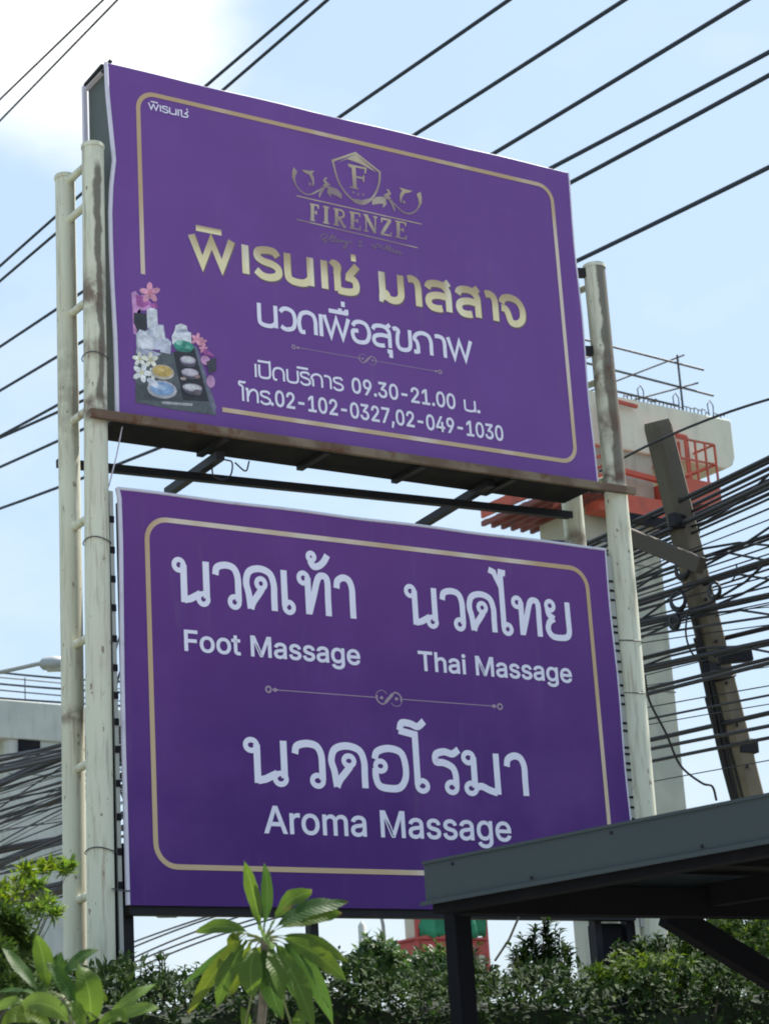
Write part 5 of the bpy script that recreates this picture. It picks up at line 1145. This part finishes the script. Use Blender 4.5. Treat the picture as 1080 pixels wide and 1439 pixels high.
for px, a, b_ in ((200, 1380, 1347), (232, 1375, 1338), (222, 1378, 1352), (262, 1380, 1356), (300, 1375, 1352), (330, 1378, 1354), (480, 1370, 1344), (600, 1372, 1346), (680, 1370, 1345), (668, 1370, 1330), (720, 1365, 1332), (790, 1360, 1325), (860, 1350, 1325), (925, 1345, 1318), (905, 1352, 1330), (985, 1355, 1330), (1040, 1350, 1320), (180, 1385, 1340), (170, 1378, 1345)):
    shoot(px, a, b_, -1.2, hd, 28, .05, .055, 'hedge', 2)
# young tree that rises above the hedge behind the carport corner
yt = empty('young_tree', tuple(at_y(765, 1380, -.3) * np.array([1, 1, 0]))); tag(yt, 'small leafy tree rising above the hedge right of the carport post', 'tree')
for px, a, b_ in ((765, 1350, 1290), (752, 1350, 1302), (781, 1350, 1300), (742, 1352, 1320), (735, 1352, 1335), (772, 1350, 1312), (790, 1355, 1330), (757, 1352, 1325), (725, 1355, 1340)):
    shoot(px, a, b_, -.35, yt, 35, .045, .07, 'hedge', 3)
m = MB(); q = at_y(762, 1330, -.35); m.tube([(q[0], q[1], 0), tuple(q)], [.03, .015], 8); m.build('trunk', M['bark'], yt)
m = MB(); m.tube([tuple(at_y(733, 1278, -.3)), tuple(at_y(715, 1320, -.3)), tuple(at_y(695, 1350, -.3))], .008, 6); tag(m.build('thin_branch', M['bark']), 'bare thin dark branch slanting above the hedge right of the carport post', 'branch')
# yellower shrub right behind the hedge face, sunlight put into its leaf colour
def bush(name, label, cpx, cpy, Y, rx, rz, n, size, mat, cat='bush', depth=.5, trunk=True, sparse=0.0, squash=1.0):
    c_ = np.array(at_y(cpx, cpy, Y)); root = empty(name, (c_[0], c_[1], 0)); tag(root, label, cat)
    u = rand_unit(n); rr = RNG.random((n, 1)) ** .45; lob = 1 + .28 * np.sin(u[:, :1] * 5 + cpx) * np.cos(u[:, 2:] * 4 + 1)
    P0 = c_ + u * rr * lob * np.array([rx, depth, rz]); keep = P0[:, 2] > .1; P0, u = P0[keep], u[keep]
    A_ = u + np.array([0, 0, .5]) + .4 * rand_unit(len(u)); A_ /= np.linalg.norm(A_, axis=1, keepdims=True)
    leaf_mesh('crown', *sprig_cloud(P0, A_, 7, size, size * .42, run=size * 1.2), M[mat], root)
    if trunk:
        m_ = MB()
        for k in range(5):
            e = c_ + RNG.normal(size=3) * np.array([rx, depth, rz]) * .45; m_.tube([(c_[0], c_[1], 0), tuple((np.array([c_[0], c_[1], c_[2] * .6]) + e) / 2 * np.array([1, 1, .8])), tuple(e)], [.03, .018, .006], 6)
        m_.build('trunk', M['bark'], root)
    return root
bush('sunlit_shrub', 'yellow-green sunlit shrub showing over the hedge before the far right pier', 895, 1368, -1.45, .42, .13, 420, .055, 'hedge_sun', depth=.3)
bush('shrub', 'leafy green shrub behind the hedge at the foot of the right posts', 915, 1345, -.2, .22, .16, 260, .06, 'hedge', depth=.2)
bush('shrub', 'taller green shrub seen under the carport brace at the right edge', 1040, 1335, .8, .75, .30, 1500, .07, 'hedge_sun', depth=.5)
bush('roadside_tree', 'small bushy far tree on the skyline beside the curved street lamp', 533, 1352, 22, .55, .55, 420, .16, 'tree_far', 'tree', .5)
bush('roadside_tree', 'far bushy tree in front of the netted building pillars', 610, 1362, 24, .9, .5, 420, .16, 'tree_far', 'tree', .5)

# ================================================================ yellow green shrub at the left edge
ls = empty('garden_shrub', tuple(at_d(20, 1400, 8.2) * np.array([1, 1, 0]))); tag(ls, 'bright yellow-green shrub with fine leaves at the left edge', 'bush')
def whorl_cluster(spec, mat, parent, D0, size, dens):
    P0, A0 = [], []
    st = MB(); rootp = np.array(at_d(-10, 1450, D0))
    for (px, py, rpx) in spec:
        D = D0 + RNG.normal() * .18; c_ = np.array(at_d(px, py, D)); R_ = rpx / FPX * D
        st.tube([rootp, (rootp + c_) / 2 - np.array([0, 0, .02]), c_ - np.array([0, 0, R_])], [.0045, .003, .0015], 5)
        for k in range(dens): 
            o_ = RNG.normal(size=3) * R_ * np.array([.55, .55, .35]); P0.append(c_ + o_); A0.append(o_ * .6 / R_ + np.array([.2, 0, .9]) + RNG.normal(size=3) * .25)
    P0, A0 = np.array(P0), np.array(A0); A0 /= np.linalg.norm(A0, axis=1, keepdims=True)
    leaf_mesh('leaf_cluster', *sprig_cloud(P0, A0, 8, size, size * .24, .8, .03), M[mat], parent); st.build('branch', M['stalk_dark'], parent)
whorl_cluster([(8, 1245, 12), (22, 1235, 12), (38, 1222, 10), (48, 1232, 12), (30, 1250, 14), (12, 1262, 14), (72, 1216, 6), (60, 1222, 6), (-8, 1250, 14)], 'shrub', ls, 8.2, .050, 8)
whorl_cluster([(92, 1220, 5), (98, 1215, 4), (60, 1275, 10), (75, 1282, 8), (45, 1278, 10), (66, 1268, 6), (50, 1245, 6)], 'shrub_mid', ls, 8.2, .055, 8)
whorl_cluster([(5, 1290, 18), (-5, 1310, 20), (20, 1300, 16), (8, 1330, 22), (30, 1325, 14), (0, 1360, 24), (28, 1352, 20), (45, 1345, 14), (15, 1385, 26), (60, 1362, 16), (5, 1318, 16), (15, 1345, 20), (35, 1375, 22), (-10, 1340, 20)], 'hedge', ls, 7.9, .06, 34)

# ================================================================ frangipani plants: each leaf a part
def big_leaf(root, base, mid, tip, width, mat, face=None, fold=.18, ns=12, cup=0.0):
    b_, m_, t_ = map(lambda q: Vector(q), (base, mid, tip)); m2 = m_ * 2 - (b_ + t_) / 2     # quadratic bezier through the middle
    toc_ = (Vector(CAM) - m_).normalized(); face = Vector(face) if face is not None else toc_ + Vector((0, 0, .5))
    vs, uv = [], []; K = 5; tx_seed = RNG.random() * 6; curl = RNG.normal() * .10
    for i in range(ns + 1):
        t = i / ns; p = b_ * (1 - t) ** 2 + m2 * 2 * t * (1 - t) + t_ * t * t; d = ((m2 - b_) * (1 - t) + (t_ - m2) * t).normalized()
        sd = d.cross(face).normalized(); nn = sd.cross(d)
        q = max(0.0, (t - .10) / .90); wv = width * (math.sin(math.pi * min(1, q ** .80)) ** .75 if q > 0 else 0) * .5 * (0.80 + .55 * q)
        wv = max(wv, .0022)
        wav = (.07 * math.sin(t * 13 + b_.x * 9) + .04 * math.sin(t * 29 + tx_seed)) * width
        for k in range(K):
            s_ = (k - 2) / 2; vs.append(p + nn * (curl * width * (t - .5) * 2 * s_) + sd * wv * s_ + nn * (abs(s_) * wv * fold + wav * abs(s_) + cup * (1 - s_ * s_) * width)); uv.append((s_, t))
    fs = [(i * K + k, i * K + k + 1, (i + 1) * K + k + 1, (i + 1) * K + k) for i in range(ns) for k in range(K - 1)]
    mb = MB(); mb.add(vs, fs, True); o = mb.build('leaf', mat, root); ul = o.data.uv_layers.new(name='UVMap')
    for p in o.data.polygons:
        for li in p.loop_indices: ul.data[li].uv = uv[o.data.loops[li].vertex_index]
    return o
def plant(root, apex_px, D, leaves, stem):
    for (bx, by, mx_, my, tx, ty, wpx, dd, mt) in leaves:
        k = D / FPX
        b_ = at_d(bx, by, D + dd[0]); m_ = at_d(mx_, my, D + dd[1]); t_ = at_d(tx, ty, D + dd[2])
        big_leaf(root, b_, m_, t_, wpx * k, M[mt], face=(Vector(CAM) - Vector(m_)).normalized() + Vector((RNG.normal() * .3, RNG.normal() * .2, .45 + RNG.normal() * .15)))
        mb = MB(); ap = Vector(at_d(*apex_px, D)); mb.tube([ap, ap.lerp(Vector(b_), .55) + Vector((0, 0, .004)), Vector(b_)], [.0065, .0045, .003], 6, False); mb.build('leaf_stalk', M['stalk'], root)
    mb = MB(); mb.tube([tuple(at_d(px, py, D)) for px, py in stem[:-1]] + [stem[-1]], [.016] * (len(stem) - 1) + [.03], 10); mb.build('stem', M['bark'], root)
A = (372, 1322); Z0 = (0, 0, 0)
ap = at_d(*A, 7.5)
pl = empty('frangipani', (ap[0], ap[1], 0)); tag(pl, 'frangipani with drooping whorl of long leaves before the lower sign', 'plant')
G, Yl, Dk = 'plumeria', 'plumeria_y', 'plumeria_d'
plant(pl, A, 7.5, [
 (366, 1306, 356, 1255, 343, 1209, 21, (0, .0, .0), G), (371, 1304, 376, 1258, 371, 1213, 17, (0, .02, .04), Dk), (382, 1300, 405, 1268, 438, 1254, 25, (0, -.05, -.05), G),
 (384, 1307, 430, 1280, 489, 1268, 27, (0, .05, .12), Dk), (386, 1308, 436, 1290, 480, 1284, 24, (.02, .08, .1), G), (352, 1313, 315, 1302, 275, 1310, 21, (0, .03, .08), G),
 (368, 1308, 372, 1316, 377, 1331, 34, (0, -.08, -.17), 'plumeria_l'), (347, 1315, 310, 1356, 264, 1424, 24, (0, -.02, 0), Yl), (345, 1312, 305, 1345, 258, 1383, 11, (.05, .08, .12), Dk),
 (347, 1322, 322, 1365, 303, 1419, 28, (0, -.06, -.06), G), (352, 1324, 340, 1362, 317, 1405, 24, (.04, .05, .06), Yl), (346, 1312, 332, 1318, 322, 1335, 20, (.02, .03, .03), Yl),
 (362, 1326, 352, 1362, 357, 1401, 32, (0, -.12, -.14), G), (370, 1328, 377, 1375, 397, 1433, 30, (0, -.05, -.05), Dk), (378, 1328, 388, 1366, 401, 1410, 27, (0, -.1, -.12), G),
 (386, 1326, 416, 1378, 441, 1448, 30, (0, -.06, -.08), G), (392, 1322, 432, 1362, 468, 1440, 28, (.02, .0, 0), Dk), (384, 1324, 404, 1355, 412, 1400, 26, (.05, .06, .08), Dk),
 (390, 1315, 440, 1325, 487, 1352, 21, (0, .05, .1), G), (390, 1317, 440, 1338, 485, 1378, 27, (0, 0, .02), G), (418, 1470, 420, 1440, 416, 1420, 18, (-.1, -.12, -.14), G), (340, 1460, 346, 1435, 338, 1415, 14, (0, 0, 0), G),
 (372, 1324, 366, 1350, 372, 1392, 26, (.06, .1, .1), Yl)],
 [A, (373, 1352), (370, 1400), (366, 1450), (ap[0] + .1, ap[1] + .1, 0)])
A = (88, 1402); ap = at_d(*A, 6.6)
pl = empty('frangipani', (ap[0], ap[1], 0)); tag(pl, 'low frangipani with broad upright leaves in the bottom left corner', 'plant')
plant(pl, A, 6.6, [
 (66, 1394, 62, 1350, 51, 1313, 27, (.03, .05, .06), G), (56, 1398, 30, 1362, 4, 1332, 20, (.05, .1, .15), Dk), (88, 1378, 108, 1350, 139, 1334, 17, (.1, .14, .18), Dk),
 (112, 1424, 92, 1385, 66, 1352, 24, (0, .0, .0), Dk), (124, 1440, 126, 1398, 111, 1354, 38, (0, -.06, -.05), G), (150, 1432, 182, 1405, 219, 1382, 18, (0, 0, .05), 'plumeria_l'),
 (152, 1438, 190, 1420, 224, 1417, 19, (-.05, -.05, -.05), 'plumeria_l'), (58, 1404, 30, 1392, -8, 1396, 13, (0, .05, .1), Dk), (104, 1444, 66, 1412, 28, 1418, 30, (-.08, -.12, -.15), 'plumeria_l'),
 (38, 1408, 15, 1408, -12, 1422, 14, (0, 0, 0), 'plumeria_l'), (80, 1450, 40, 1425, 2, 1440, 26, (-.1, -.15, -.2), G), (130, 1450, 160, 1428, 178, 1436, 20, (-.1, -.12, -.12), G), (96, 1400, 84, 1372, 86, 1338, 22, (.1, .12, .14), Dk),
 (106, 1416, 130, 1400, 152, 1406, 18, (.03, .03, .05), Yl), (118, 1450, 110, 1425, 96, 1410, 24, (-.12, -.15, -.16), G)],
 [A, (95, 1425), (105, 1460), (ap[0] + .1, ap[1], 0)])

# ================================================================ tidy up: the origin of every single-mesh thing moves to its base
bpy.context.view_layer.update()
for o in list(SC.objects):
    if o.type == 'MESH' and o.parent is None and o.get('kind') != 'structure' and o.data.users == 1:
        vs = np.empty(len(o.data.vertices) * 3); o.data.vertices.foreach_get('co', vs); vs = vs.reshape(-1, 3)
        c_ = Vector(((vs[:, 0].min() + vs[:, 0].max()) / 2, (vs[:, 1].min() + vs[:, 1].max()) / 2, vs[:, 2].min()))
        o.data.transform(Matrix.Translation(-c_)); o.location = c_
